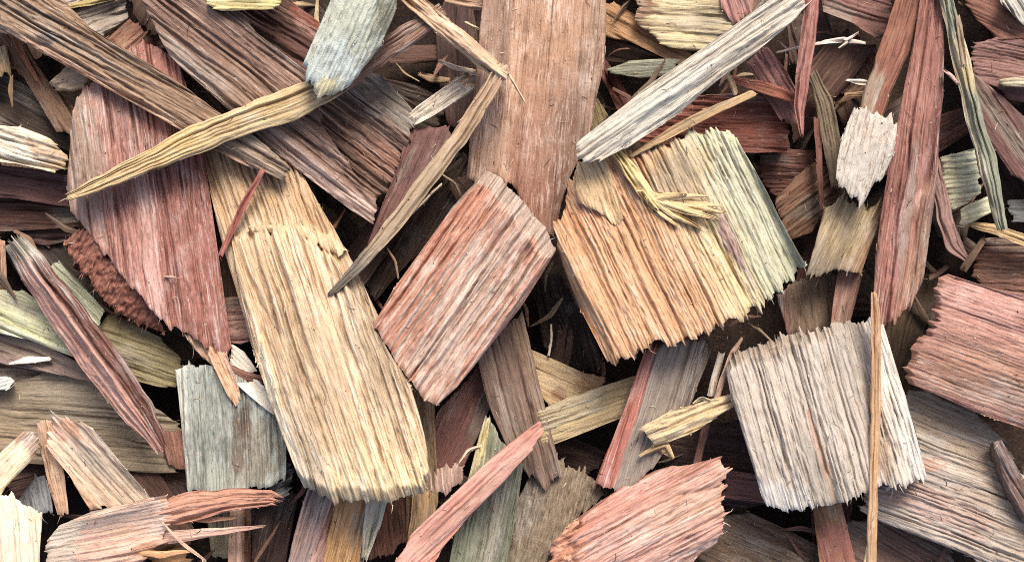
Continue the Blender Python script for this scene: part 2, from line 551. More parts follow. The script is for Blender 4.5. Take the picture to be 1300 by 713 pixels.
# ---- deep, half-hidden pieces
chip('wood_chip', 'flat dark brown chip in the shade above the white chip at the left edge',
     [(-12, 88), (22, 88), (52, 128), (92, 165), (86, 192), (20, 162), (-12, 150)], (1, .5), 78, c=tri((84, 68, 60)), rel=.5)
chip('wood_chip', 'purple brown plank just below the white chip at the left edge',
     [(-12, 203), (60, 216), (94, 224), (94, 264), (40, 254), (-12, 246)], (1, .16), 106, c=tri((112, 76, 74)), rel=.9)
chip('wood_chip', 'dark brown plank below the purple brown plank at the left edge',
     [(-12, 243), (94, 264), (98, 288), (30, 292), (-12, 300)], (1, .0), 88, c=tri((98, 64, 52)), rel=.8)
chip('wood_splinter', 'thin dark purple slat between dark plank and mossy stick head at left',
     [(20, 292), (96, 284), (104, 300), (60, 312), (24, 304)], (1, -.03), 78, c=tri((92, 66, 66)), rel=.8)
chip('wood_chip', 'pale tan fibrous chip end at the upper left edge',
     [(-12, 52), (8, 58), (13, 92), (-12, 106)], (.2, 1), 118, c=tri((185, 160, 125)), rel=1.2, jag=5, fray=22)
chip('wood_chip', 'brown slanting chip under the long brown plank at upper left',
     [(-12, 12), (8, 24), (30, 58), (60, 104), (96, 138), (94, 166), (70, 166), (45, 115), (20, 90), (2, 56)], (.6, 1), 112,
     c=tri((134, 102, 82)), rel=.8, tints=[dict(v=(.7, 1.1), c=(150, 88, 66), a=.7)])
stick('wood_stick', 'thin reddish stick along the edge of the brown slanting chip',
      [(-10, 5, 9), (14, 40, 9), (30, 72, 7), (48, 104, 4)], 124, c=tri((160, 98, 72)), t=10)
chip('wood_chip', 'grey and white streaked chip at the top between two brown planks',
     [(78, -4), (110, -14), (152, -12), (162, 24), (132, 46), (108, 40), (88, 24)], (1, -.35), 122,
     c=((170, 158, 150), (84, 70, 66), (222, 216, 210)), rel=1.4, cracks=8)
stick('wood_splinter', 'olive yellow splinter lying on the grey streaked chip at top left',
      [(84, 10, 5), (112, 4, 8), (146, -4, 7)], 136, c=tri((168, 150, 96)), t=8)
chip('wood_chip', 'small brown block wedged beside the grey streaked chip',
     [(134, 50), (164, 24), (186, 44), (163, 68)], (.75, -.7), 132, c=tri((150, 106, 88)), rel=.7, end=(90, 60, 50))
chip('wood_chip', 'dark reddish chip with torn upper edge below the pale yellow chip',
     [(276, 8), (362, -4), (406, 30), (414, 62), (388, 98), (330, 58)], (1, .62), 108, c=tri((104, 70, 62)), rel=.7,
     tints=[dict(p=(388, 26, 30, 14, 40), c=(150, 78, 58), a=.8)], fray=30)
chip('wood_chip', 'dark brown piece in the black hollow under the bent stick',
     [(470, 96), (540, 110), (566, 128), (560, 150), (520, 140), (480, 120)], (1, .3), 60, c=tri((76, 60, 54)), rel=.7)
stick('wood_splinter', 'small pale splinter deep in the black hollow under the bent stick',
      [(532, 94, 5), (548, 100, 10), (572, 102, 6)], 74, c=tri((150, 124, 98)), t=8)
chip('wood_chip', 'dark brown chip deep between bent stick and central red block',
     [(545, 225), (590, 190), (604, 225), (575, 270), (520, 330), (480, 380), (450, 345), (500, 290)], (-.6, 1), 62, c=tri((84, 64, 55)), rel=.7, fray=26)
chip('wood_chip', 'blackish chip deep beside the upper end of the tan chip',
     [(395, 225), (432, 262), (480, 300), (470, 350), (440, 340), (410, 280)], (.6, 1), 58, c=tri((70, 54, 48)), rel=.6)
chip('wood_chip', 'orange brown plank running under the pale olive chip at top',
     [(762, 14), (780, 2), (822, 28), (872, 58), (884, 82), (860, 84), (800, 52), (764, 46)], (1, .55), 112, c=tri((176, 132, 92)), rel=.9)
chip('wood_chip', 'pale olive chip behind the pale grey plank at the top',
     [(796, -12), (930, -12), (938, 30), (895, 66), (850, 60), (812, 32)], (1, .07), 120, c=((206, 190, 150), (150, 128, 92), (232, 222, 190)), rel=.8,
     tints=[dict(p=(796, 10, 34, 22, 0), c=(130, 84, 66), a=.8)])
chip('wood_chip', 'small pink chip at the top touching the pale grey plank',
     [(914, -12), (962, -12), (952, 16), (930, 30), (916, 12)], (.3, 1), 128, c=tri((190, 138, 132)), rel=1.1)
chip('wood_splinter', 'grey green sliver left of the pale grey plank',
     [(768, 88), (800, 77), (864, 74), (856, 96), (815, 100), (780, 94)], (1, -.05), 108, c=tri((140, 144, 128)), rel=.8)
chip('wood_chip', 'brown piece in the hollow right of the tall red brown plank',
     [(760, 45), (800, 55), (860, 80), (800, 82), (764, 76)], (1, .3), 84, c=tri((104, 80, 66)), rel=.6)
stick('wood_stick', 'dark red stick in the hollow right of the tall red brown plank',
      [(762, 78, 16), (778, 106, 20), (796, 142, 20), (808, 160, 12)], 86, c=tri((132, 78, 70)), t=18)
chip('wood_chip', 'small olive chip beside the tip of the pale grey plank',
     [(744, 136), (760, 126), (774, 148), (760, 172), (744, 166)], (.3, 1), 92, c=tri((138, 120, 84)), rel=.5)
chip('wood_chip', 'dark red chip with level grain behind the peach and green chip',
     [(796, 152), (870, 122), (960, 116), (986, 128), (1000, 165), (1002, 192), (960, 194), (930, 172), (850, 190), (810, 180)], (1, .06), 122,
     c=((140, 74, 58), (78, 38, 32), (176, 104, 84)), rel=1.0)
chip('wood_chip', 'dark red brown chip right of the peach and green chip',
     [(960, 186), (1036, 192), (1036, 214), (990, 252), (972, 236)], (1, .02), 88, c=tri((104, 64, 54)), rel=.9)
chip('wood_chip', 'brown chip with slanting grain between green edge and pale fuzzy tip',
     [(984, 252), (1030, 204), (1062, 224), (1072, 252), (1050, 268), (1030, 296), (1004, 306)], (.8, -.6), 100, c=tri((128, 92, 72)), rel=1.0)
stick('wood_stick', 'olive grey stick ending beside the white fuzzy tip',
      [(1030, 92, 14), (1046, 130, 22), (1056, 185, 24), (1062, 238, 14)], 118, c=tri((134, 118, 98)), rel=1.0, t=22)
stick('wood_stick', 'thin dull red stick crossing the brown slanting grain chip',
      [(1036, 150, 7), (1040, 200, 8), (1043, 268, 6)], 128, c=tri((128, 82, 74)), t=10)
chip('wood_chip', 'purple brown chip at the top right of the red stick',
     [(1040, -12), (1128, -12), (1134, 42), (1112, 48), (1080, 28), (1048, 16)], (1, .35), 116, c=tri((128, 88, 82)), rel=.6)
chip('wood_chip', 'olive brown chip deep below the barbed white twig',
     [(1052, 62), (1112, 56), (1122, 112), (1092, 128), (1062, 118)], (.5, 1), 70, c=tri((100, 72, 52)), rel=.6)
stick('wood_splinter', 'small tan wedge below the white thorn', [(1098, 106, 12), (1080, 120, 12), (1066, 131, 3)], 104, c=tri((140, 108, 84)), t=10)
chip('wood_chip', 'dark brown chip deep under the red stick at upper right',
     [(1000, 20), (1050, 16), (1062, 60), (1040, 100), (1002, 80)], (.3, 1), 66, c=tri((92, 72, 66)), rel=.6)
chip('wood_chip', 'red brown smooth chip in the top right corner',
     [(1208, -12), (1322, -12), (1322, 46), (1266, 50), (1234, 22)], (1, .45), 112, c=tri((138, 92, 78)), rel=.5)
chip('wood_chip', 'purple brown chip at the right edge below the top corner',
     [(1232, 58), (1266, 46), (1322, 44), (1322, 142), (1286, 128), (1268, 112), (1240, 104)], (1, .18), 122, c=tri((142, 104, 100)), rel=1.0)
chip('wood_chip', 'pale blue white chip end in the top right corner',
     [(1270, 4), (1290, -12), (1322, -12), (1322, 38), (1292, 26)], (.6, 1), 142, c=((212, 210, 200), (150, 140, 128), (240, 240, 234)), rel=1.0, fray=20)
chip('wood_splinter', 'small pale yellow splinter at the right edge',
     [(1268, 100), (1322, 92), (1322, 114), (1276, 110)], (1, .02), 140, c=((222, 210, 176), (170, 150, 120), (245, 240, 222)), rel=1.0)
chip('wood_stick', 'dark maroon plank slanting down beside the green grey stick',
     [(1226, 84), (1244, 98), (1322, 205), (1322, 260), (1284, 222), (1238, 150)], (.56, .83), 126, c=tri((112, 76, 74)), rel=.6,
     tints=[dict(v=(-.1, .22), c=(164, 136, 122), a=.8)], t=30)
chip('wood_chip', 'dark brown chip in the gap right of the pale green chip',
     [(1250, 170), (1290, 220), (1322, 262), (1322, 300), (1270, 286), (1244, 220)], (.5, .85), 72, c=tri((80, 60, 55)), rel=.6)
chip('wood_chip', 'small grey blue chip at the right edge beside green grey stick tip',
     [(1280, 254), (1322, 250), (1322, 284), (1284, 282)], (1, .05), 104, c=tri((112, 116, 118)), rel=.7)
chip('wood_chip', 'dark brown level chip at the right edge above the pink plank',
     [(1246, 300), (1322, 304), (1322, 386), (1262, 372), (1236, 352)], (1, .06), 90, c=tri((120, 82, 68)), rel=.9)
stick('wood_splinter', 'tan straw like splinter at the right edge below the pale green chip',
      [(1230, 284, 7), (1262, 291, 13), (1322, 312, 17)], 122, c=tri((194, 164, 118)), t=10)
stick('wood_splinter', 'dull brown splinter above the corner of the pink plank',
      [(1249, 303, 8), (1236, 322, 9), (1222, 344, 10)], 112, c=tri((128, 102, 84)), t=10)
stick('wood_splinter', 'short curved dark splinter left of the pink plank corner',
      [(1180, 352, 7), (1192, 346, 7), (1202, 338, 5)], 112, c=tri((122, 94, 78)), t=8)
chip('wood_chip', 'dark olive chip in the shade left of the pink plank',
     [(1164, 344), (1192, 350), (1192, 402), (1172, 440), (1154, 504), (1124, 482), (1116, 430)], (-.3, 1), 82, c=tri((86, 68, 52)), rel=.6)
chip('wood_chip', 'dirty brown chip above the white grey chip',
     [(984, 374), (1010, 354), (1064, 346), (1066, 414), (1000, 426)], (.1, 1), 104, c=tri((126, 104, 88)), rel=.9,
     tints=[dict(v=(.8, 1.1), c=(132, 84, 80), a=.7)])
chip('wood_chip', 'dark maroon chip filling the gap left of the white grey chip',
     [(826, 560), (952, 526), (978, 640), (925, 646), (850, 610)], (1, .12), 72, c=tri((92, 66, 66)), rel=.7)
chip('wood_chip', 'purple pink slat with level grain under the edge of white grey chip',
     [(918, 596), (976, 602), (984, 640), (918, 632)], (1, .1), 94, c=tri((146, 100, 98)), rel=.8)
chip('wood_chip', 'dark brown and grey streaked chip at the bottom below the white grey chip',
     [(896, 660), (950, 648), (1034, 690), (1076, 726), (870, 726)], (.9, .4), 92, c=((112, 90, 76), (60, 46, 40), (172, 158, 144)), rel=1.1, fray=30)
chip('wood_chip', 'brown slab in the shade at the bottom below the grey slab',
     [(1066, 668), (1112, 656), (1200, 690), (1240, 726), (1074, 726)], (.85, .5), 92, c=tri((130, 102, 92)), rel=.9)
chip('wood_chip', 'tan chip behind the level tan stick near the centre',
     [(671, 442), (690, 449), (732, 470), (766, 478), (758, 500), (696, 516), (682, 480)], (.85, .4), 100, c=((204, 178, 138), (150, 112, 76), (228, 208, 170)), rel=.6,
     tints=[dict(p=(708, 500, 16, 9, 0), c=(140, 84, 60), a=.8), dict(p=(752, 480, 24, 20, 0), c=(160, 112, 74), a=.6)], fray=26)
chip('wood_chip', 'maroon chip between the central red block and the pink stick',
     [(556, 524), (610, 462), (622, 520), (604, 562), (584, 604), (548, 614), (542, 590)], (-.45, 1), 100, c=tri((132, 88, 92)), rel=.8)
chip('wood_chip', 'small lilac pink chip beside the lower end of the tan chip',
     [(545, 596), (588, 588), (590, 612), (566, 628), (545, 624)], (.1, 1), 112, c=tri((190, 158, 162)), rel=.8)
chip('wood_chip', 'grey brown mossy chunk at the bottom centre',
     [(650, 648), (676, 604), (704, 586), (742, 600), (770, 626), (742, 644), (712, 664), (702, 726), (634, 726)], (-.25, 1), 112,
     c=((138, 122, 104), (86, 72, 60), (172, 158, 138)), rel=1.1, iso=.5, gu=3, fray=90, edge=3, streak=.9, jag=5)
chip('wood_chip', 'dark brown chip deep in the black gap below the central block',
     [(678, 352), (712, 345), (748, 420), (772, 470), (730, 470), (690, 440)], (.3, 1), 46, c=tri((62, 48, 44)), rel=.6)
chip('wood_chip', 'brown olive strip showing along the right side of the tan chip',
     [(512, 466), (552, 512), (557, 640), (534, 690), (516, 690), (514, 610)], (.06, 1), 112, c=tri((142, 114, 80)), rel=.9)
chip('wood_chip', 'brown square chip under the lower end of the tan chip',
     [(480, 630), (528, 628), (526, 678), (490, 704), (462, 708), (466, 680)], (.1, 1), 104, c=tri((144, 98, 78)), rel=.6)

# ---- left middle
chip('wood_chip', 'greenish striped chip at the left edge under the red stick',
     [(-12, 366), (30, 368), (62, 392), (100, 444), (96, 454), (40, 432), (-12, 414)], (1, .42), 112, c=((196, 200, 158), (136, 126, 76), (226, 232, 206)), rel=.9,
     tints=[dict(v=(.62, 1.1), c=(222, 228, 200), a=.8)])
chip('wood_chip', 'grey green chip right of the red stick at left',
     [(50, 342), (76, 332), (104, 362), (134, 396), (120, 424), (92, 396)], (.75, .72), 110, c=((176, 184, 160), (116, 116, 96), (212, 220, 202)), rel=.9, end=(70, 60, 50))
chip('wood_chip', 'olive brown chip under the frayed tip of the pink chip',
     [(116, 424), (136, 398), (160, 404), (206, 428), (228, 452), (226, 492), (200, 492), (150, 476), (128, 448)], (1, .33), 98, c=((142, 130, 94), (92, 80, 56), (176, 168, 132)), rel=1.0)
chip('wood_chip', 'tan sliver standing at the left edge beside the mossy stick head',
     [(-12, 300), (6, 306), (10, 366), (-12, 380)], (.05, 1), 104, c=tri((178, 138, 116)), rel=.8)
chip('wood_chip', 'purple grey plank below the greenish striped chip',
     [(-12, 413), (40, 431), (104, 462), (122, 486), (60, 474), (-12, 448)], (1, .42), 100, c=tri((140, 120, 118)), rel=.9)
chip('wood_chip', 'dark maroon chip at left under the white sliver',
     [(-12, 444), (40, 458), (66, 470), (50, 494), (-12, 506)], (1, .05), 78, c=tri((102, 74, 74)), rel=.7)
stick('wood_splinter', 'bright white sliver at the left under the purple grey plank', [(12, 461, 3), (36, 456, 9), (64, 455, 5)], 110, c=((244, 240, 230), (200, 190, 176), (252, 250, 246)), t=8, streak=.5)
chip('wood_splinter', 'small bluish white chip at the left edge above the grey brown slab',
     [(-12, 484), (8, 476), (17, 484), (10, 494), (-12, 504)], (1, -.4), 108, c=((214, 224, 224), (160, 164, 160), (240, 244, 244)), rel=.5)
chip('bark_chunk', 'broad smooth grey brown slab at the left edge',
     [(-12, 502), (30, 482), (70, 470), (124, 478), (204, 520), (230, 545), (226, 600), (180, 600), (60, 560), (30, 560), (-12, 584)], (1, .08), 84,
     c=((148, 134, 114), (106, 94, 82), (176, 164, 146)), rel=.45, streak=.6)
chip('wood_chip', 'dark brown chip in the gap right of the pinkish tan block',
     [(130, 552), (206, 552), (240, 580), (236, 640), (190, 640)], (.8, .5), 64, c=tri((96, 70, 62)), rel=.6)
chip('wood_chip', 'small reddish chip left of the blue grey chip',
     [(200, 548), (230, 545), (238, 596), (214, 592)], (.2, 1), 92, c=tri((146, 100, 88)), rel=.6)
chip('wood_chip', 'dark brown chip under the cream chip at left bottom',
     [(0, 600), (48, 576), (80, 590), (74, 640), (20, 640)], (1, -.3), 66, c=tri((92, 66, 58)), rel=.6)
chip('wood_chip', 'blue grey fuzzy chip between cream chip and white chip at lower left',
     [(20, 638), (34, 618), (56, 602), (66, 612), (68, 652), (50, 654)], (.2, 1), 104, c=((142, 148, 162), (92, 92, 100), (180, 186, 200)), rel=1.0, fray=24)
chip('wood_chip', 'weathered blue grey chip left of the tan chip',
     [(222, 470), (240, 462), (292, 468), (332, 500), (362, 540), (362, 602), (330, 618), (300, 626), (270, 628), (238, 624), (232, 560), (226, 500)], (.05, 1), 128,
     c=((168, 180, 178), (100, 98, 94), (206, 216, 212)), rel=1.4, s=(0, -.02), cracks=14,
     tints=[dict(p=(308, 545, 12, 60, 4), c=(112, 88, 76), a=.85), dict(p=(330, 575, 22, 40, 0), c=(150, 138, 122), a=.6), dict(v=(.9, 1.1), c=(214, 222, 220), a=.7)])
chip('bark_chunk', 'small round ridged grey bark knob beside the blue grey chip',
     [(337, 612), (342, 598), (352, 587), (366, 587), (374, 602), (371, 620), (360, 634), (345, 637)], (1, -.35), 122,
     c=((112, 116, 120), (58, 58, 62), (168, 178, 184)), rel=2.6, edge=7, cracks=4, streak=1.0)
chip('wood_splinter', 'bright white splinter under the pink chip tip beside the tan chip',
     [(291, 462), (295, 436), (310, 446), (326, 470), (316, 474)], (.7, .7), 122, c=((248, 246, 240), (214, 204, 190), (254, 252, 248)), rel=.8, streak=.5)
chip('wood_splinter', 'white splinter lying on the blue grey chip beside the tan chip',
     [(302, 488), (328, 482), (344, 498), (350, 526), (334, 516), (318, 502)], (.7, .7), 140, c=((248, 246, 240), (214, 204, 190), (254, 252, 248)), rel=.8, streak=.5)
stick('wood_splinter', 'short brown splinter between two bright white splinters', [(286, 466, 10), (308, 476, 12), (334, 482, 10)], 126, c=tri((140, 98, 88)), t=10)
chip('wood_chip', 'reddish white fibrous chip with crosswise grain beside the tan chip',
     [(276, 378), (328, 372), (330, 430), (306, 436), (280, 432)], (1, -.05), 104, c=((182, 138, 132), (104, 62, 58), (228, 200, 196)), rel=1.6, cracks=8, fray=40)
chip('wood_chip', 'dark brown piece in the gap between the pink and tan chips',
     [(262, 225), (300, 290), (310, 380), (286, 386), (268, 300)], (.1, 1), 88, c=tri((100, 70, 62)), rel=.6)
chip('wood_chip', 'dark grey chip in the gap left of the pink chip',
     [(40, 300), (92, 296), (120, 350), (150, 400), (100, 380), (50, 330)], (.7, .7), 66, c=tri((74, 62, 56)), rel=.7)

# ---- upper left, upper layer
pk = chip('wood_chip', 'large pink red chip with upright grooves and frayed tip at left',
     [(95, 122), (106, 108), (182, 52), (224, 74), (256, 150), (263, 200), (263, 235), (271, 300), (281, 370), (293, 436), (286, 452), (256, 434),
      (216, 414), (190, 390), (150, 345), (115, 300), (90, 265), (85, 240), (88, 160)], (.14, 1), 142, s=(-.05, 0), t=30, cup=8, bev=[('v1', .08, 12)],
     c=((186, 132, 124), (108, 64, 60), (218, 178, 172)), rel=1.5, cracks=20, edge=2.2, jag=4, dv=1.2,
     tints=[dict(v=(-.1, .43), c=(168, 108, 98), a=.9, soft=.03, j=.03), dict(v=(.43, .52), u=(.2, .95), c=(206, 164, 168), a=.7),
            dict(p=(142, 125, 60, 22, -25), c=(184, 136, 126), a=.9), dict(p=(178, 385, 80, 12, 48), c=(214, 164, 152), a=.8)])
chip('wood_chip', 'crumbling red brown torn side', [(82, 308), (102, 290), (154, 338), (198, 388), (208, 422), (176, 412), (136, 382), (108, 350)], (.5, -1), 140, parent=pk,
     s=(.08, -.22), stains=0, c=((152, 94, 80), (92, 52, 44), (190, 136, 118)), rel=.35, iso=1.5, gu=9, streak=1.2, fray=420, edge=2, dv=1.4, du=1.6, t=30, cracks=6).name = 'torn_side'
chip('wood_chip', 'pale tan frayed tip', [(232, 424), (262, 436), (288, 448), (296, 470), (305, 500), (299, 516), (288, 500), (276, 470), (262, 456), (246, 442)], (.45, 1), 138,
     parent=pk, s=(0, -.02), c=((216, 172, 142), (160, 110, 84), (242, 212, 186)), rel=1.6, jag=12, fray=90, t=16, dv=1.1).name = 'frayed_tip'
chip('wood_chip', 'small light tan cube like chip under the long brown plank',
     [(66, 101), (86, 84), (114, 92), (108, 112), (90, 116), (76, 113)], (.9, -.3), 138, c=((200, 172, 146), (150, 112, 86), (228, 208, 186)), rel=.7, end=(220, 200, 178), off=(-4, 4))
chip('wood_chip', 'long brown plank slanting from the top left corner',
     [(-12, 2), (20, -8), (72, -8), (86, 5), (126, 46), (166, 66), (220, 100), (270, 138), (322, 172), (370, 212), (354, 226), (300, 206), (240, 172), (170, 131), (90, 82), (30, 48), (-12, 26)],
     (.88, .5), 172, cup=2, bev=[('v1', .3, 16)], c=((154, 124, 100), (92, 70, 56), (204, 176, 152)), rel=1.05, cracks=14, t=26,
     tints=[dict(v=(.72, 1.1), c=(202, 164, 146), a=.75), dict(v=(-.1, .35), c=(142, 112, 88), a=.6), dict(p=(60, 48, 12, 7, 20), c=(70, 50, 46), a=.9)])
chip('wood_chip', 'wide dark chip with grey corner under the yellow stick',
     [(328, 142), (400, 110), (470, 90), (483, 95), (526, 142), (514, 190), (492, 242), (478, 254), (440, 218), (400, 188), (362, 162)], (.8, .6), 142,
     c=((120, 92, 80), (68, 46, 42), (172, 140, 122)), rel=1.3, cracks=12, t=30, fray=40,
     tints=[dict(v=(-.1, .3), c=(140, 132, 122), a=.85), dict(p=(480, 200, 40, 18, 40), c=(176, 120, 98), a=.6)])
chip('wood_chip', 'long dark grooved plank with whitish lower edge under the yellow stick',
     [(152, -12), (254, -12), (330, 48), (394, 95), (404, 152), (440, 205), (479, 254), (475, 286), (440, 264), (380, 217), (330, 180), (290, 140), (214, 70)], (.79, .61), 160, cup=2, bev=[('v1', .15, 14)],
     c=((130, 100, 88), (70, 48, 42), (198, 168, 154)), rel=1.2, cracks=18, t=28, fray=40,
     tints=[dict(v=(.84, 1.1), c=(212, 182, 172), a=.85), dict(v=(.62, .84), c=(144, 108, 92), a=.7), dict(v=(-.1, .3), c=(112, 98, 94), a=.6)])
chip('wood_chip', 'pale yellow chip end at the top edge near the blue white knob',
     [(260, -14), (364, -14), (361, -2), (346, 13), (282, 15), (266, 6)], (1, .02), 178, c=((234, 220, 150), (190, 164, 92), (246, 240, 204)), rel=.7, t=30,
     tints=[dict(v=(-.1, .72), c=(226, 228, 200), a=.8)])
stick('wood_stick', 'long yellow tan stick crossing the pink chip and dark planks',
      [(85, 250, 9), (110, 241, 15), (150, 222, 22), (200, 200, 27), (232, 184, 36), (300, 156, 36), (370, 132, 40), (420, 110, 36), (470, 76, 28), (520, 44, 27), (562, 12, 18)],
      198, dz=(-4, -4), t=26, round_=4, c=((210, 184, 138), (158, 126, 84), (234, 216, 178)), rel=.65, cracks=5, fray=24,
      tints=[dict(u=(.66, 1.2), c=(140, 98, 84), a=.92, soft=.04), dict(u=(.2, .34), c=(214, 178, 104), a=.6), dict(u=(.38, .62), v=(.3, .8), c=(190, 160, 112), a=.6)])
kb = chip('wood_chip', 'pale blue white fuzzy knob resting on the yellow stick',
     [(436, -12), (506, -12), (501, 18), (482, 62), (455, 96), (426, 116), (404, 120), (390, 100), (387, 72), (404, 46), (430, 8)], (-.45, 1), 222, s=(.05, -.12),
     c=((196, 206, 194), (140, 142, 124), (226, 236, 230)), rel=.8, iso=.35, gu=4, edge=4, t=30, fray=110, streak=.7, jag=5, cup=14, stains=0,
     tints=[dict(p=(422, 82, 36, 36, 0), c=(206, 224, 226), a=.9), dict(p=(408, 112, 26, 12, -20), c=(228, 220, 176), a=.9), dict(v=(-.1, .25), u=(-.1, .6), c=(120, 116, 92), a=.7)])

chip('wood_chip', 'white chip with brown pitted end at the upper left edge',
     [(-12, 154), (25, 160), (60, 175), (85, 197), (81, 212), (66, 219), (30, 208), (-12, 202)], (1, .28), 150, c=((226, 216, 196), (180, 156, 128), (244, 240, 228)), rel=1.0, t=24, stains=0, iso=.3, fray=30,
     tints=[dict(p=(62, 196, 24, 13, 30), c=(166, 120, 82), a=.6), dict(u=(.93, 1.2), c=(190, 160, 110), a=.6)])

# ---- left bottom, upper layer
rs = stick('wood_stick', 'two sided dark red stick slanting below the pink chip at left',
      [(16, 304, 26), (42, 340, 40), (95, 412, 46), (140, 474, 48), (178, 526, 40), (206, 570, 16)], 176, dz=(0, -6), t=22, ridge=(.55, 26),
      c=((198, 150, 140), (126, 80, 72), (224, 188, 178)), rel=1.5, cracks=6, jag=6, fray=30,
      tints=[dict(v=(-.1, .47), c=(112, 68, 58), a=.95, soft=.04), dict(u=(-.1, .1), c=(140, 138, 122), a=.9), dict(u=(.09, .13), c=(226, 222, 214), a=.6)])
pb = chip('wood_chip', 'pinkish tan block with broken top at lower left',
     [(60, 548), (74, 530), (100, 532), (118, 542), (150, 580), (194, 634), (150, 646), (116, 648), (96, 616), (80, 590), (62, 572)], (.68, .76), 152, s=(0, -.06),
     c=((214, 192, 172), (160, 124, 104), (240, 224, 206)), rel=1.2, jag=7, cracks=8, fray=50, t=30,
     tints=[dict(v=(-.1, .5), c=(196, 180, 166), a=.7), dict(v=(.78, 1.1), c=(224, 178, 150), a=.8), dict(p=(78, 545, 26, 12, 30), c=(176, 122, 94), a=.7)])  # grey right half: shade falling there, put into the colour
stick('wood_chip', None, [(56, 534, 16), (64, 575, 24), (72, 612, 22), (80, 652, 14)], 146, dz=(0, -30), parent=pb, t=20,
      c=((222, 186, 160), (150, 100, 78), (242, 222, 200)), rel=1.2, fray=14).name = 'prong'
chip('wood_chip', 'cream chip with brown broken end at the lower left edge',
     [(-12, 592), (0, 576), (28, 547), (40, 545), (47, 556), (47, 577), (40, 584), (12, 606), (2, 626), (-12, 632)], (.72, -.7), 152, c=((240, 224, 192), (196, 160, 120), (250, 242, 224)), rel=.8,
     tints=[dict(u=(.84, 1.2), c=(168, 116, 84), a=.85)], cracks=3)
chip('wood_chip', 'bright white square chip in the bottom left corner',
     [(-12, 626), (6, 628), (53, 649), (51, 700), (49, 726), (-12, 726)], (.1, 1), 168, c=((232, 222, 202), (204, 186, 160), (244, 238, 224)), rel=.6, streak=1.2, t=34,
     tints=[dict(v=(-.1, .14), c=(228, 210, 172), a=.8)])
pf = chip('wood_chip', 'pink forked chip with two prongs at the lower left',
     [(56, 726), (60, 686), (76, 668), (120, 648), (165, 638), (212, 626), (216, 664), (204, 690), (178, 712), (172, 726)], (1, -.2), 166,
     c=((214, 172, 156), (150, 100, 88), (236, 208, 196)), rel=.9, t=30, fray=40, cracks=9,
     tints=[dict(u=(-.1, .26), c=(180, 172, 160), a=.8), dict(p=(190, 655, 26, 22, 0), c=(200, 176, 180), a=.85), dict(p=(196, 700, 24, 14, 0), c=(176, 126, 88), a=.8)])
stick('wood_chip', None, [(205, 651, 30), (240, 643, 38), (295, 634, 28), (344, 632, 20), (352, 635, 13)], 166, parent=pf, t=16,
      c=((196, 140, 120), (136, 86, 70), (222, 176, 156)), rel=1.3, cracks=5, jag=7, fray=24).name = 'prong'
stick('wood_chip', None, [(176, 682, 22), (220, 681, 16), (280, 674, 10), (334, 667, 3)], 158, parent=pf, t=12,
      c=((206, 164, 150), (150, 104, 92), (232, 206, 194)), rel=.5, fray=6).name = 'prong'
chip('wood_chip', 'orange tan crumb below the pink forked chip',
     [(192, 694), (224, 684), (240, 702), (230, 726), (192, 726)], (1, -.3), 128, c=tri((196, 146, 98)), rel=1.2, edge=4)
chip('wood_chip', 'upright light brown slat under the prongs of the pink forked chip',
     [(293, 640), (312, 636), (309, 726), (286, 726)], (-.03, 1), 112, c=tri((200, 158, 136)), rel=.6, off=(10, 0), tints=[dict(v=(-.1, .2), c=(140, 92, 70), a=.9)])
chip('wood_chip', 'blurred pale olive chip deep under the forked chip prongs',
     [(262, 650), (294, 648), (292, 712), (268, 706)], (.05, 1), 70, c=tri((158, 150, 124)), rel=.4)
chip('wood_chip', 'dark brown chip in the gap at the bottom left of the striped pink chip',
     [(305, 640), (380, 626), (372, 670), (350, 726), (312, 726)], (-.3, 1), 60, c=tri((84, 62, 56)), rel=.6)
chip('wood_chip', 'pink and white striped chip under the lower end of the tan chip',
     [(392, 618), (474, 622), (452, 726), (352, 726), (374, 672)], (-.34, 1), 132, c=((196, 150, 148), (122, 80, 80), (230, 208, 204)), rel=1.5, cracks=12,
     tints=[dict(v=(.72, 1.1), c=(150, 136, 142), a=.8)])
chip('wood_chip', 'orange tan chip at the bottom beside the pink striped chip',
     [(426, 632), (468, 630), (458, 690), (448, 726), (402, 726), (414, 682)], (-.25, 1), 142, c=((196, 146, 92), (132, 88, 52), (224, 186, 136)), rel=1.1)
stick('wood_splinter', 'pale grey striped splinter hanging below the tan chip', [(480, 628, 26), (472, 664, 22), (463, 708, 8)], 148, c=((196, 198, 184), (110, 104, 92), (232, 234, 224)), rel=1.3, cracks=3, jag=5)
stick('wood_splinter', 'narrow tan slat between the tan chip and the pink stick', [(534, 622, 22), (532, 660, 22), (524, 694, 14)], 122, c=tri((178, 144, 108)), rel=.7)

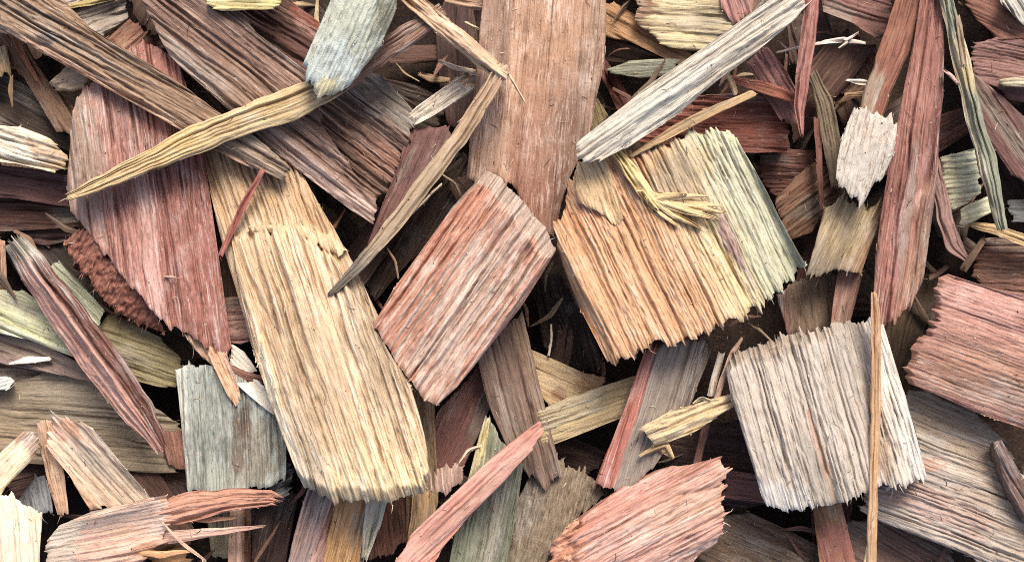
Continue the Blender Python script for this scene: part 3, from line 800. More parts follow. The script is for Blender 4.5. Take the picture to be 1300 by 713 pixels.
# ---- centre
tn = chip('wood_chip', 'long tan chip with ridged grain and torn lower end',
     [(255, 178), (300, 172), (352, 182), (386, 222), (420, 285), (446, 330), (471, 380), (496, 430), (521, 490), (541, 560), (547, 604), (540, 622), (500, 633),
      (450, 637), (420, 631), (390, 621), (378, 605), (360, 560), (340, 500), (320, 440), (300, 370), (280, 300), (266, 240)], (.31, .95), 174, s=(0, .15), t=34,
     c=((216, 190, 158), (166, 130, 98), (242, 230, 212)), rel=1.6, jag=3, cracks=22, fray=260, dv=1.15, du=3.0, cup=9, bev=[('u1', .035, 12), ('v1', .06, 10)], step=[(.25, 14)], edge=2.2, end=(232, 214, 176),
     tints=[dict(u=(-.1, .25), c=(196, 160, 118), a=.7), dict(p=(488, 606, 12, 9, 0), c=(150, 146, 146), a=.9), dict(p=(460, 612, 14, 6, 0), c=(176, 170, 164), a=.7),  # first tint: shade of the planks above, painted into the upper part
            dict(u=(.85, 1.2), c=(236, 216, 174), a=.6), dict(v=(.93, 1.1), u=(.5, 1.1), c=(244, 232, 206), a=.8), dict(u=(.235, .265), c=(240, 222, 184), a=.7)])
stick('wood_splinter', None, [(350, 470, 3), (360, 520, 9), (374, 580, 10), (388, 618, 4)], 168, dz=(-2, 4), parent=tn, t=8, c=((244, 232, 208), (206, 176, 136), (252, 246, 232)), rel=.6).name = 'side_splinter'
chip('wood_splinter', 'pale torn lip', [(314, 290), (345, 283), (392, 291), (424, 302), (440, 318), (432, 324), (388, 304), (345, 295), (320, 299)], (.31, .95), 172, s=(0, .1), parent=tn, t=9, cup=1, stains=0,
     c=((216, 190, 154), (168, 132, 98), (236, 218, 190)), rel=1.2, jag=5, fray=40, edge=3).name = 'torn_lip'
stick('wood_splinter', 'thin red splinter leaning on the top of the tan chip', [(334, 216, 7), (308, 262, 9), (280, 324, 6)], 172, dz=(8, -8), t=7, c=tri((168, 98, 88)))
chip('wood_chip', 'tall red brown plank standing at the top centre',
     [(618, -12), (770, -12), (769, 30), (766, 80), (753, 150), (736, 200), (723, 230), (713, 262), (706, 300), (690, 300), (650, 235), (625, 225), (605, 232), (594, 226), (598, 140), (610, 60)],
     (-.09, 1), 152, s=(0, -.02), t=32, c=((176, 132, 110), (120, 82, 70), (210, 172, 146)), rel=.75, gu=3.2, cracks=10, dv=1.2, fray=40,
     tints=[dict(v=(.74, 1.1), c=(158, 132, 118), a=.6), dict(v=(.66, .74), c=(206, 168, 142), a=.8), dict(u=(-.1, .42), v=(-.1, .66), c=(192, 152, 124), a=.6, soft=.2), dict(u=(.7, 1.1), v=(-.1, .66), c=(152, 104, 90), a=.6, soft=.2)])
chip('wood_chip', 'purple brown chip under the lower arm of the bent stick',
     [(516, 166), (540, 158), (562, 160), (577, 175), (562, 206), (522, 262), (490, 296), (466, 310), (488, 252), (505, 210)], (-.45, 1), 138, c=tri((126, 88, 88)), rel=.6, t=24)
chip('wood_splinter', 'white splintered chip with dark pits in the hollow by the bent stick',
     [(514, 150), (530, 135), (560, 115), (590, 92), (608, 94), (611, 110), (585, 126), (560, 142), (540, 153), (525, 161)], (.83, -.55), 146, c=((236, 228, 216), (150, 126, 108), (250, 248, 242)),
     rel=2.0, cracks=9, fray=50, jag=5, tints=[dict(p=(600, 100, 14, 10, 0), c=(188, 142, 108), a=.8)])
stick('wood_splinter', 'thin white splinter above the white splintered chip', [(557, 77, 4), (576, 85, 6), (606, 92, 5)], 152, c=tri((222, 196, 176)), t=6)
stick('wood_stick', 'short brown stick at the top between bent stick and tall plank', [(566, -2, 14), (596, 4, 15), (622, 8, 14)], 126, c=tri((170, 138, 118)))
stick('wood_splinter', 'hair thin pale splinter right of the bent stick', [(590, 28, 3), (606, 36, 3), (618, 42, 2)], 140, c=tri((214, 188, 164)), t=3, fray=0)
bs = stick('wood_stick', 'bent tan stick broken into a corner beside the tall plank',
      [(512, -12, 20), (556, 28, 23), (598, 63, 23), (642, 99, 19)], 206, dz=(-6, 0), t=18, c=((206, 172, 142), (136, 98, 74), (234, 212, 188)), rel=1.3, cracks=4, ridge=(.5, 3), fray=16)
a2 = stick('wood_stick', None, [(640, 82, 18), (622, 114, 19), (590, 165, 21), (545, 225, 22), (500, 285, 20), (462, 330, 15), (434, 360, 10), (417, 374, 5)], 207, dz=(0, -14), parent=bs, t=16,
      c=((176, 154, 128), (122, 100, 78), (206, 188, 162)), rel=.9, cracks=3, ridge=(.45, 3), fray=14, tints=[dict(u=(.8, 1.2), c=(112, 106, 100), a=.9, soft=.1), dict(u=(-.1, .3), c=(202, 170, 140), a=.8, soft=.3)])
a2.name = 'lower_arm'
stick('wood_splinter', None, [(560, 234, 2), (535, 258, 4), (505, 288, 3)], 196, parent=bs, t=3, c=tri((206, 186, 160)), fray=0).name = 'splinter'
stick('wood_splinter', None, [(640, 84, 3), (652, 104, 2.5), (666, 130, 1.5)], 204, parent=bs, t=2, c=tri((230, 206, 176)), fray=0).name = 'splinter'
chip('wood_chip', 'dark grey brown chip leaning below the central red block',
     [(606, 452), (640, 410), (662, 394), (672, 440), (682, 500), (691, 530), (701, 560), (714, 602), (692, 616), (668, 602), (640, 560), (620, 510)], (.25, 1), 126, s=(0, .02),
     c=((128, 104, 92), (78, 60, 54), (162, 138, 124)), rel=1.0, t=26)
chip('wood_chip', 'red and grey striped block at the centre with grey upper end',
     [(617, 217), (632, 222), (692, 288), (707, 318), (690, 346), (660, 391), (620, 441), (585, 486), (556, 514), (540, 506), (510, 470), (475, 410), (500, 365), (540, 310), (576, 260)],
     (.57, -.82), 206, s=(.02, -.02), t=44, cup=2, bow=.01, stains=0, bev=[('u1', .085, 30), ('v1', .05, 12)], c=((200, 146, 126), (120, 72, 62), (236, 218, 206)), rel=1.6, cracks=26, dv=1.15, du=3.0, jag=1.0, fray=50, edge=2.0,
     tints=[dict(v=(-.1, .35), c=(196, 130, 104), a=.7), dict(v=(.34, .95), u=(-.1, .85), c=(212, 198, 190), a=.7, soft=.2, j=.8), dict(u=(.92, 1.2), c=(178, 160, 150), a=.95, soft=.015, j=.015)])
gp = chip('wood_chip', 'grey green chip with yellow edge behind the long pink stick',
     [(616, 528), (628, 545), (646, 578), (664, 588), (656, 640), (634, 726), (560, 726), (584, 640), (598, 590)], (-.2, 1), 134, c=((134, 140, 120), (88, 92, 78), (170, 176, 156)), rel=1.2, t=22,
     tints=[dict(p=(604, 572, 12, 52, 18), c=(220, 206, 148), a=.85)])
chip('wood_chip', 'long pink stick with pointed tip slanting at the bottom centre',
     [(472, 730), (520, 680), (570, 630), (620, 585), (660, 550), (688, 531), (691, 540), (673, 573), (640, 611), (600, 651), (556, 701), (530, 730)], (.74, -.68), 188, t=28, bev=[('v1', .3, 14)],
     c=((220, 158, 146), (164, 102, 90), (238, 194, 184)), rel=.9, cracks=7, jag=6, fray=40, tints=[dict(v=(.8, 1.1), c=(204, 130, 104), a=.8), dict(u=(.88, 1.2), c=(206, 132, 112), a=.6)])
chip('wood_chip', 'pink chip with orange torn left end at the bottom',
     [(702, 688), (716, 669), (756, 639), (800, 610), (850, 592), (905, 584), (916, 600), (926, 610), (916, 632), (916, 665), (906, 690), (882, 706), (850, 726), (702, 726)], (.88, -.47), 168,
     s=(0, -.05), t=36, cup=10, bev=[('u0', .16, 26), ('v0', .2, 16)], c=((212, 164, 154), (140, 88, 80), (238, 212, 204)), rel=1.5, cracks=18, jag=7, fray=110,
     tints=[dict(u=(-.1, .2), c=(206, 132, 96), a=.85), dict(v=(-.1, .22), c=(196, 132, 116), a=.7), dict(p=(850, 660, 60, 18, -28), c=(226, 196, 196), a=.5)])
pkb = OBJ[SEED[0]]
chip('wood_chip', 'orange torn end', [(701, 690), (714, 670), (732, 658), (736, 672), (728, 694), (722, 726), (701, 726)], (.88, -.47), 166, s=(.12, -.05), parent=pkb, t=20, jag=4,
     c=((206, 146, 118), (140, 84, 66), (234, 194, 168)), rel=.8, iso=1.3, gu=5, fray=110, edge=3, dv=1.3, du=1.8, stains=0).name = 'torn_end'
chip('wood_chip', 'tan level stick with green tinge left of the red sided grey block',
     [(685, 521), (720, 504), (800, 478), (830, 470), (826, 510), (800, 526), (740, 549), (690, 568), (688, 545)], (.95, -.31), 128, c=((190, 168, 124), (136, 108, 72), (216, 200, 160)), rel=1.0, t=24, cracks=5,
     tints=[dict(v=(.0, .6), u=(-.1, .6), c=(176, 164, 132), a=.7)])
chip('wood_chip', 'grey block with red left side near the centre',
     [(828, 434), (880, 424), (906, 440), (882, 500), (852, 560), (830, 592), (802, 618), (785, 618), (755, 612), (766, 580), (800, 500), (820, 440)], (-.3, .95), 154, s=(.0, .02), t=34, cup=1, stains=0, bev=[('v1', .27, 9), ('v0', .18, 12), ('u0', .04, 10)],
     c=((156, 144, 136), (112, 98, 92), (186, 176, 168)), rel=.75, cracks=10, tints=[dict(v=(.72, 1.1), c=(198, 116, 102), a=.95, soft=.03, j=.05), dict(u=(-.1, .035), c=(150, 86, 80), a=.8), dict(v=(-.1, .2), c=(118, 104, 100), a=.8)])
sp = chip('wood_splinter', 'splintered tan piece pointing at the white grey chip',
     [(815, 541), (850, 521), (900, 506), (930, 499), (948, 496), (946, 508), (915, 526), (880, 549), (852, 559), (836, 563), (820, 553)], (.93, -.36), 178, c=((212, 188, 146), (140, 108, 72), (238, 222, 188)), rel=1.6,
     cracks=7, jag=8, fray=60, t=16)
stick('wood_splinter', None, [(812, 578, 3), (832, 567, 6), (846, 562, 7), (856, 582, 3)], 166, parent=sp, t=5, c=tri((206, 172, 124)), fray=8).name = 'curled_splinter'
stick('wood_splinter', None, [(880, 512, 2), (890, 503, 2.5), (904, 508, 2)], 182, parent=sp, t=2, c=tri((222, 200, 160)), fray=0).name = 'curled_splinter'
stick('wood_splinter', 'thin pinkish splinter leaning on the corner of the white grey chip', [(943, 428, 4), (930, 446, 7), (918, 480, 8), (908, 510, 7)], 168, c=tri((206, 168, 150)), t=8)
stick('wood_splinter', 'thin white splinter beside the pinkish one left of the white grey chip', [(916, 447, 8), (910, 470, 9), (902, 502, 9)], 152, c=((220, 206, 192), (150, 120, 106), (242, 234, 226)), t=8)
stick('wood_splinter', 'dull pink splinter below the splintered tan piece', [(906, 500, 9), (896, 540, 10), (884, 592, 10)], 118, c=tri((150, 112, 104)), t=8)

# ---- right
pe = chip('wood_chip', 'large chip shading from peach to pale green at centre right',
     [(724, 236), (734, 206), (755, 198), (790, 190), (835, 194), (860, 175), (905, 165), (932, 168), (946, 195), (961, 220), (986, 270), (1011, 315), (1023, 335), (1010, 351), (985, 371),
      (960, 392), (925, 410), (900, 416), (870, 432), (830, 440), (800, 450), (771, 461), (755, 430), (735, 390), (716, 340), (706, 310), (712, 275)], (.43, .9), 196, s=(0, .05), t=40, cup=8, bev=[('v1', .05, 14)],
     c=((216, 188, 148), (164, 126, 92), (238, 218, 184)), rel=1.2, stains=1, cracks=26, dv=1.15, du=3.0, jag=5, fray=130, edge=2.2,
     tints=[dict(v=(.42, 1.2), c=(210, 156, 114), a=.8, soft=.25), dict(v=(-.1, .27), c=(190, 196, 170), a=.9, soft=.14), dict(v=(.26, .38), u=(.45, 1.1), c=(222, 204, 152), a=.7, soft=.08),
            dict(p=(742, 280, 26, 16, 30), c=(200, 132, 84), a=.85), dict(p=(808, 235, 34, 22, 60), c=(164, 118, 82), a=.85), dict(p=(930, 310, 9, 54, -24), c=(170, 138, 134), a=.9),
            dict(p=(868, 215, 44, 28, -20), c=(196, 176, 136), a=.7), dict(p=(912, 178, 30, 12, 0), c=(214, 212, 170), a=.6)])
chip('wood_chip', 'pale tan flap', [(732, 204), (752, 198), (768, 200), (780, 240), (794, 278), (786, 284), (756, 268), (736, 262), (728, 240)], (.35, .93), 202, s=(0, .05), parent=pe, t=8,
     c=((208, 178, 136), (152, 116, 80), (230, 208, 170)), rel=1.0, fray=20).name = 'flap'
stick('wood_splinter', 'pale yellow peeled splinter', [(780, 190, 11), (796, 212, 18), (814, 237, 20), (834, 264, 16)], 209, dz=(-4, 3), parent=pe, t=5,
      c=((230, 206, 140), (178, 140, 84), (246, 232, 182)), rel=1.4, cracks=4, jag=8, fray=20).name = 'peeled_splinter'
for q, (ex, ey, w_) in enumerate(((918, 263, 7), (922, 269, 8), (914, 276, 7), (890, 284, 5), (898, 254, 5), (872, 252, 4), (860, 282, 4))):
    stick('wood_splinter', None, [(818 + q, 246 + q * 1.5, w_ + 3), ((820 + ex) / 2, (252 + ey) / 2 + (ey - 268) * .25, w_ + 4), (ex, ey + (ey - 268) * .35, 2)], 211 + q % 3, dz=(0, 4 + q % 3 * 2), parent=pe, t=3,
          c=((224, 196, 144), (170, 130, 84), (244, 226, 184)), rel=1.0, fray=8).name = 'peeled_fibre'
chip('wood_splinter', 'thin tan stick under the pale grey plank above the peach chip',
     [(796, 199), (850, 161), (900, 136), (955, 114), (960, 122), (905, 147), (852, 173), (800, 203)], (.87, -.47), 206, c=tri((186, 154, 112)), t=10, rel=.7)
stick('twig', 'red brown twig reaching from pale grey plank to red stick', [(924, 100, 9), (968, 110, 15), (1018, 128, 12)], 158, c=tri((168, 100, 80)), t=12)
stick('wood_splinter', 'small tan crumb at the end of the red brown twig', [(924, 94, 5), (930, 106, 7), (934, 120, 6)], 168, c=tri((206, 170, 130)), t=6)
chip('wood_chip', 'dull pink chip below the end of the pale grey plank',
     [(948, 80), (974, 60), (1002, 96), (1014, 122), (1014, 158), (990, 152), (965, 112)], (.5, .86), 140, c=tri((166, 116, 110)), rel=1.1, t=22)
chip('wood_chip', 'long pale grey plank slanting above the peach and green chip',
     [(726, 200), (734, 180), (770, 153), (830, 105), (880, 70), (930, 35), (985, -4), (1014, -14), (1020, 10), (986, 45), (950, 76), (900, 111), (860, 146), (800, 186), (765, 201), (740, 205)], (.83, -.56), 222, cup=3, bev=[('v1', .3, 8)],
     s=(.0, .05), t=22, c=((198, 192, 182), (128, 114, 104), (222, 218, 210)), rel=1.2, cracks=14, fray=40, jag=5,
     tints=[dict(v=(.5, 1.1), u=(.15, .6), c=(206, 208, 202), a=.7, soft=.2), dict(v=(-.1, .25), c=(186, 166, 140), a=.6)])
stick('wood_stick', 'upright dull red stick at the top right of the pale grey plank', [(1030, -12, 21), (1027, 40, 20), (1019, 100, 18), (1014, 140, 13), (1018, 172, 4)], 200, dz=(4, -20), t=16, c=((176, 116, 108), (120, 70, 64), (206, 158, 148)), rel=.8, ridge=(.5, 5))
tw = stick('twig', 'white barbed twig behind the upright dull red stick', [(986, 67, 2), (1010, 60, 4), (1040, 55, 4), (1072, 50, 7), (1099, 55, 3)], 158, c=tri((226, 204, 194)), t=4, fray=0)
stick('twig', None, [(1072, 52, 4), (1080, 48, 3.5), (1090, 42, 2)], 160, parent=tw, t=3, c=tri((232, 214, 204)), fray=0).name = 'barb'
stick('twig', None, [(1076, 52, 4), (1070, 58, 3), (1064, 62, 2)], 160, parent=tw, t=3, c=tri((232, 214, 204)), fray=0).name = 'barb'
stick('twig', None, [(1000, 63, 3), (992, 56, 2.5), (986, 50, 2)], 158, parent=tw, t=3, c=tri((180, 150, 144)), fray=0).name = 'barb'
stick('wood_splinter', 'white thorn like splinter touching the brown stick with white tip', [(1073, 102, 2), (1090, 104, 7), (1112, 107, 5)], 156, c=((240, 230, 220), (200, 180, 166), (250, 246, 240)), t=5, fray=0, streak=.5)
bt = stick('wood_stick', 'brown stick with white fuzzy torn tip at the upper right', [(1158, -12, 32), (1146, 34, 36), (1128, 82, 36), (1112, 118, 34), (1104, 150, 30)], 178, dz=(0, -6), t=22, round_=7,
      c=((146, 92, 74), (92, 54, 44), (180, 128, 106)), rel=.8, tints=[dict(u=(.72, 1.2), v=(.4, 1.1), c=(160, 142, 122), a=.85)])
chip('wood_chip', 'white fuzzy torn tip', [(1084, 141), (1098, 136), (1112, 140), (1129, 148), (1138, 164), (1134, 195), (1121, 225), (1106, 240), (1096, 259), (1085, 250), (1062, 233), (1063, 205), (1070, 175)], (-.25, 1), 182,
     s=(0, .02), parent=bt, t=18, c=((192, 187, 182), (142, 132, 124), (218, 216, 213)), rel=1.0, iso=.3, gu=3, streak=1.3, edge=2, jag=6, fray=70, stains=0, tints=[dict(p=(1105, 165, 30, 22, 0), c=(228, 206, 186), a=.35)]).name = 'torn_tip'
chip('wood_stick', 'long red brown plank standing at the right with ridged lower end',
     [(1176, -12), (1197, -12), (1199, 60), (1197, 130), (1187, 250), (1181, 300), (1173, 350), (1159, 382), (1132, 406), (1118, 414), (1107, 390), (1112, 330), (1119, 270), (1131, 200), (1146, 120), (1162, 40)],
     (-.14, 1), 172, s=(-.03, -.0), t=28, c=((160, 106, 96), (102, 62, 56), (192, 142, 132)), rel=1.0, cracks=8, fray=40,
     tints=[dict(v=(-.1, .3), c=(128, 80, 72), a=.7), dict(p=(1150, 270, 40, 9, -50), c=(206, 158, 146), a=.7), dict(u=(.68, 1.1), c=(176, 120, 112), a=.6)], jag=5)
stick('wood_stick', 'purple grey strand splitting off the long red brown plank', [(1176, 152, 8), (1188, 220, 16), (1199, 275, 20), (1211, 314, 19), (1226, 328, 8)], 160, dz=(4, -16), t=14, c=tri((146, 114, 112)), rel=.7)
chip('wood_chip', 'pale green chip right of the purple grey strand',
     [(1196, 199), (1238, 187), (1246, 244), (1232, 258), (1208, 268), (1193, 230)], (1, -.1), 132, c=((190, 196, 172), (134, 132, 108), (216, 222, 204)), rel=.8, t=22,
     tints=[dict(u=(-.1, .35), c=(208, 204, 166), a=.6)])
chip('wood_chip', 'small pale green chip below the larger pale green chip',
     [(1218, 264), (1255, 249), (1262, 268), (1222, 287)], (1, -.3), 132, c=((204, 206, 172), (140, 128, 96), (226, 228, 204)), rel=.8, t=18)
chip('wood_chip', 'olive grey chip with rough lower end below the white fuzzy tip',
     [(1046, 264), (1070, 247), (1094, 258), (1120, 262), (1111, 300), (1094, 347), (1050, 342), (1021, 354), (1035, 310)], (-.42, .9), 150, s=(0, .02), c=((174, 154, 122), (108, 88, 66), (206, 190, 160)), rel=1.2, jag=8, fray=70, t=24,
     tints=[dict(u=(.82, 1.2), c=(166, 150, 136), a=.7), dict(v=(-.1, .2), c=(150, 108, 74), a=.7)])
chip('wood_stick', 'pinkish brown slat hanging below the olive grey chip',
     [(1064, 330), (1097, 334), (1082, 405), (1073, 420), (1055, 414)], (-.2, 1), 130, c=((158, 118, 108), (104, 68, 62), (196, 164, 148)), rel=.9)
gs = stick('wood_stick', 'green grey stick with yellow middle slanting at the right', [(1198, -12, 16), (1212, 40, 20), (1226, 100, 23), (1240, 160, 23), (1256, 215, 25), (1273, 292, 13)], 190, dz=(-2, -8), t=16, round_=5,
      c=((142, 148, 130), (92, 94, 80), (182, 186, 166)), rel=1.0, cracks=3, tints=[dict(u=(.32, .48), c=(196, 180, 132), a=.85), dict(v=(.72, 1.1), c=(190, 176, 146), a=.6)])
stick('twig', None, [(1216, 20, 5), (1220, 46, 7), (1224, 82, 6)], 190, parent=gs, t=5, c=tri((164, 142, 120)), fray=2).name = 'side_twig'
stick('twig', None, [(1198, 89, 3), (1208, 96, 5), (1216, 106, 4)], 184, parent=gs, t=4, c=tri((190, 158, 146)), fray=0).name = 'side_twig'
chip('wood_chip', 'broad grey weathered slab at the lower right',
     [(1130, 502), (1180, 496), (1240, 523), (1272, 555), (1292, 610), (1322, 648), (1322, 726), (1280, 726), (1230, 702), (1180, 674), (1120, 662), (1086, 644), (1110, 600)], (.93, .36), 142, s=(0, -.02), t=34,
     c=((176, 164, 156), (122, 106, 100), (208, 202, 196)), rel=1.2, cracks=20, dv=1.2, fray=120, jag=5,
     tints=[dict(p=(1180, 640, 70, 24, 18), c=(168, 132, 124), a=.7), dict(p=(1180, 590, 22, 7, 0), c=(190, 142, 118), a=.8), dict(v=(-.1, .3), c=(156, 154, 148), a=.6)])
chip('wood_chip', 'pink plank with level grain at the right edge',
     [(1190, 352), (1204, 348), (1240, 362), (1322, 386), (1322, 568), (1240, 524), (1200, 506), (1149, 486), (1158, 440), (1175, 425), (1190, 395)], (.94, .33), 186, t=34, cup=8, bev=[('u0', .04, 8)],
     c=((172, 124, 112), (126, 84, 74), (200, 158, 146)), rel=.65, cracks=10, dv=1.2, jag=3, gu=1.8, fray=70,
     tints=[dict(p=(1190, 470, 50, 24, 24), c=(160, 116, 94), a=.6), dict(v=(-.1, .35), u=(.1, .8), c=(196, 146, 144), a=.6, soft=.2)])
chip('wood_chip', 'white grey chip with upright grooves under the thin upright stick',
     [(919, 466), (936, 446), (985, 432), (1035, 420), (1060, 412), (1090, 410), (1120, 404), (1131, 440), (1146, 490), (1166, 560), (1176, 604), (1150, 615), (1120, 615), (1095, 628), (1056, 640),
      (1025, 642), (990, 649), (970, 640), (955, 590), (940, 540), (928, 505)], (.28, .96), 188, s=(0, .06), t=38, cup=7, bev=[('u0', .06, 14)], c=((192, 183, 176), (152, 138, 130), (214, 211, 208)), rel=1.4, cracks=26, dv=1.15, du=3.0,
     jag=3, fray=120, edge=2.0, end=(170, 156, 146),
     tints=[dict(p=(990, 437, 60, 11, -15), c=(166, 150, 138), a=.85), dict(p=(1046, 590, 5, 60, -17), c=(186, 140, 110), a=.85), dict(p=(1122, 580, 7, 50, -14), c=(156, 130, 110), a=.8),
            dict(v=(-.1, .12), c=(216, 218, 218), a=.7), dict(u=(.85, 1.1), v=(.7, 1.1), c=(214, 218, 224), a=.7)])
us = stick('wood_stick', 'thin upright tan stick lying across the white grey chip', [(1109, 371, 7), (1112, 400, 13), (1112, 500, 13), (1110, 580, 12), (1108, 650, 12), (1106, 726, 14)], 212, dz=(-2, -6), t=10, round_=3,
      c=((198, 158, 120), (150, 108, 76), (222, 192, 158)), rel=.5, fray=4)
stick('wood_stick', None, [(1108, 672, 5), (1102, 698, 6), (1096, 726, 6)], 202, dz=(4, -6), parent=us, t=6, c=tri((206, 178, 140)), fray=2).name = 'prong'
chip('wood_stick', 'two sided brown stick lying on the grey slab at the right edge',
     [(1262, 562), (1274, 560), (1296, 600), (1322, 648), (1322, 700), (1302, 660), (1276, 612)], (.47, .88), 172, t=24, off=(-8, 6), c=((176, 144, 128), (120, 88, 78), (206, 182, 166)), rel=.8,
     tints=[dict(v=(.45, 1.1), c=(112, 84, 76), a=.9)])
chip('wood_chip', 'red chip with tan top at the bottom under the white grey chip',
     [(1032, 642), (1068, 636), (1078, 680), (1100, 726), (1046, 726)], (.25, 1), 134, c=((184, 118, 102), (130, 76, 64), (212, 158, 142)), rel=.7, fray=30,
     tints=[dict(u=(-.1, .22), c=(172, 126, 76), a=.8)])
stick('wood_splinter', 'tiny white curl at the lower right corner of the white grey chip', [(1126, 622, 3), (1134, 616, 4), (1140, 606, 3)], 160, c=tri((236, 228, 220)), t=3, fray=0)
stick('wood_splinter', 'tiny white fibre lying on the grey weathered slab', [(1195, 656, 2), (1199, 648, 3), (1208, 642, 2)], 147, c=tri((236, 232, 226)), t=2, fray=0)

# ---- loose splinters round the forked chip and in other open spots
for lab, path, zz, cc in (
    ('thin pale splinter crossing the lower prong of the pink forked chip', [(206, 662, 2), (232, 690, 5), (262, 712, 3)], 172, (214, 180, 158)),
    ('short tan splinter standing between the two prongs of the forked chip', [(232, 656, 6), (262, 660, 7), (300, 656, 3)], 150, (196, 150, 122)),
    ('ragged orange splinter below the lower prong of the forked chip', [(176, 700, 8), (204, 704, 10), (246, 698, 3)], 168, (204, 150, 106)),
    ('thin pink splinter along the top of the pink forked chip', [(96, 660, 3), (140, 646, 5), (196, 632, 3)], 186, (222, 178, 160)),
    ('curled pale hair of wood between maroon chip and long pink stick', [(582, 588, 2), (594, 570, 3), (610, 566, 2)], 140, (222, 196, 170)),
    ('thin pale splinter in the dark gap under the lower arm of the bent stick', [(492, 316, 2), (502, 332, 3), (506, 352, 2)], 100, (196, 164, 134)),
    ('curved pale hair of wood right of the bent stick', [(562, 222, 2), (578, 232, 2.5), (586, 248, 2)], 120, (200, 172, 146)),
    ('upright white hair of wood in the black gap beside the tan chip behind', [(700, 412, 2), (700, 430, 2.5), (697, 450, 3)], 110, (206, 190, 168)),
    ('tiny pale splinter on the red half of the large pink chip', [(208, 351, 2), (216, 351, 3), (224, 352, 2)], 158, (216, 170, 150)),
):
    stick('wood_splinter', lab, path, zz, t=3, c=tri(cc), rel=.4, cracks=0, fray=2)
# ------------------------------------------------------------------ the lower layer, dark pieces glimpsed in the gaps and on beyond the frame
rnd = random.Random(7)
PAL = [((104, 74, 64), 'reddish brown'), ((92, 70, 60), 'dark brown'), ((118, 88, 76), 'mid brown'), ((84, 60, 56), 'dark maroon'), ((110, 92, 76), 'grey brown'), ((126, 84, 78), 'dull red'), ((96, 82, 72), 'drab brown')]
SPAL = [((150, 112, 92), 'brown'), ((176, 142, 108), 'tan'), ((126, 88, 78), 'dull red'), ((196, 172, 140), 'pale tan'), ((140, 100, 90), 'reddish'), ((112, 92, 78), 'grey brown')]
LOW = []                     # (object, kind word)
frame_rule = out_of_frame
out_of_frame = lambda p: p
for k in range(150):
    x = rnd.uniform(-170, 1470); y = rnd.uniform(-160, 870)
    a = rnd.uniform(0, math.pi); l = rnd.uniform(70, 170); w = rnd.uniform(22, 62)
    ca, sa = math.cos(a), math.sin(a)
    pts = []
    for (p, q) in ((-.5, -.42), (-.2, -.5), (.25, -.47), (.5, -.35), (.46, .3), (.2, .5), (-.25, .48), (-.5, .35)):
        p *= l * rnd.uniform(.9, 1.1); q *= w * rnd.uniform(.85, 1.15)
        pts.append((x + p * ca - q * sa, y + p * sa + q * ca))
    col, word = rnd.choice(PAL)
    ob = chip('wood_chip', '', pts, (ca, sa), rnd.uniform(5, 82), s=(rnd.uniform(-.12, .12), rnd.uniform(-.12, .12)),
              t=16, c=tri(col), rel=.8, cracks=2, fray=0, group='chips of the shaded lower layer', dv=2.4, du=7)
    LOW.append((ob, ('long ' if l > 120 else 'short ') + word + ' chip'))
# ---- the pile goes on round the frame
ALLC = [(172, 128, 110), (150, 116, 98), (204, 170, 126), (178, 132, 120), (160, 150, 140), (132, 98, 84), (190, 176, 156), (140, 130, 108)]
k = 0
while k < 250:
    x = rnd.uniform(-270, 1570); y = rnd.uniform(-270, 983)
    l = rnd.uniform(60, 150); w = rnd.uniform(20, 60); a = rnd.uniform(0, math.pi); ca, sa = math.cos(a), math.sin(a)
    ex = abs(ca) * l * .56 + abs(sa) * w * .6; ey = abs(sa) * l * .56 + abs(ca) * w * .6
    if -45 - ex < x < 1345 + ex and -45 - ey < y < 758 + ey: continue
    k += 1
    pts = []
    for (p, q) in ((-.5, -.42), (-.2, -.5), (.25, -.47), (.5, -.35), (.46, .3), (.2, .5), (-.25, .48), (-.5, .35)):
        p *= l * rnd.uniform(.9, 1.1); q *= w * rnd.uniform(.85, 1.15)
        pts.append((x + p * ca - q * sa, y + p * sa + q * ca))
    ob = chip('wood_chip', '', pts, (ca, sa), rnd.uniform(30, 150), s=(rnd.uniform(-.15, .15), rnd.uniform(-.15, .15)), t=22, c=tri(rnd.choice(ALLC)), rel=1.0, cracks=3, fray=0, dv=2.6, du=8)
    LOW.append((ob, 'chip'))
out_of_frame = frame_rule
# ---- short splinters lodged in the gaps
for k in range(420):
    x = rnd.uniform(-20, 1320); y = rnd.uniform(-20, 733); a = rnd.uniform(0, 6.283); l = rnd.uniform(18, 70); w = rnd.uniform(2, 8)
    ca, sa = math.cos(a), math.sin(a); kk = rnd.uniform(-.14, .14) * l
    col, word = rnd.choice(SPAL)
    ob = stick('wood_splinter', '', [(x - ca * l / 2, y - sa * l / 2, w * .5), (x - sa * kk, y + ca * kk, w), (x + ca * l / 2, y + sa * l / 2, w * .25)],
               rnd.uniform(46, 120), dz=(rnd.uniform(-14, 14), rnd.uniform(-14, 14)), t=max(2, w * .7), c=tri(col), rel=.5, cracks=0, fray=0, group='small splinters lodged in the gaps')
    LOW.append((ob, ('curved ' if abs(kk) > .08 * l else 'straight ') + ('thin ' if w < 5 else 'broad ') + word + ' splinter'))

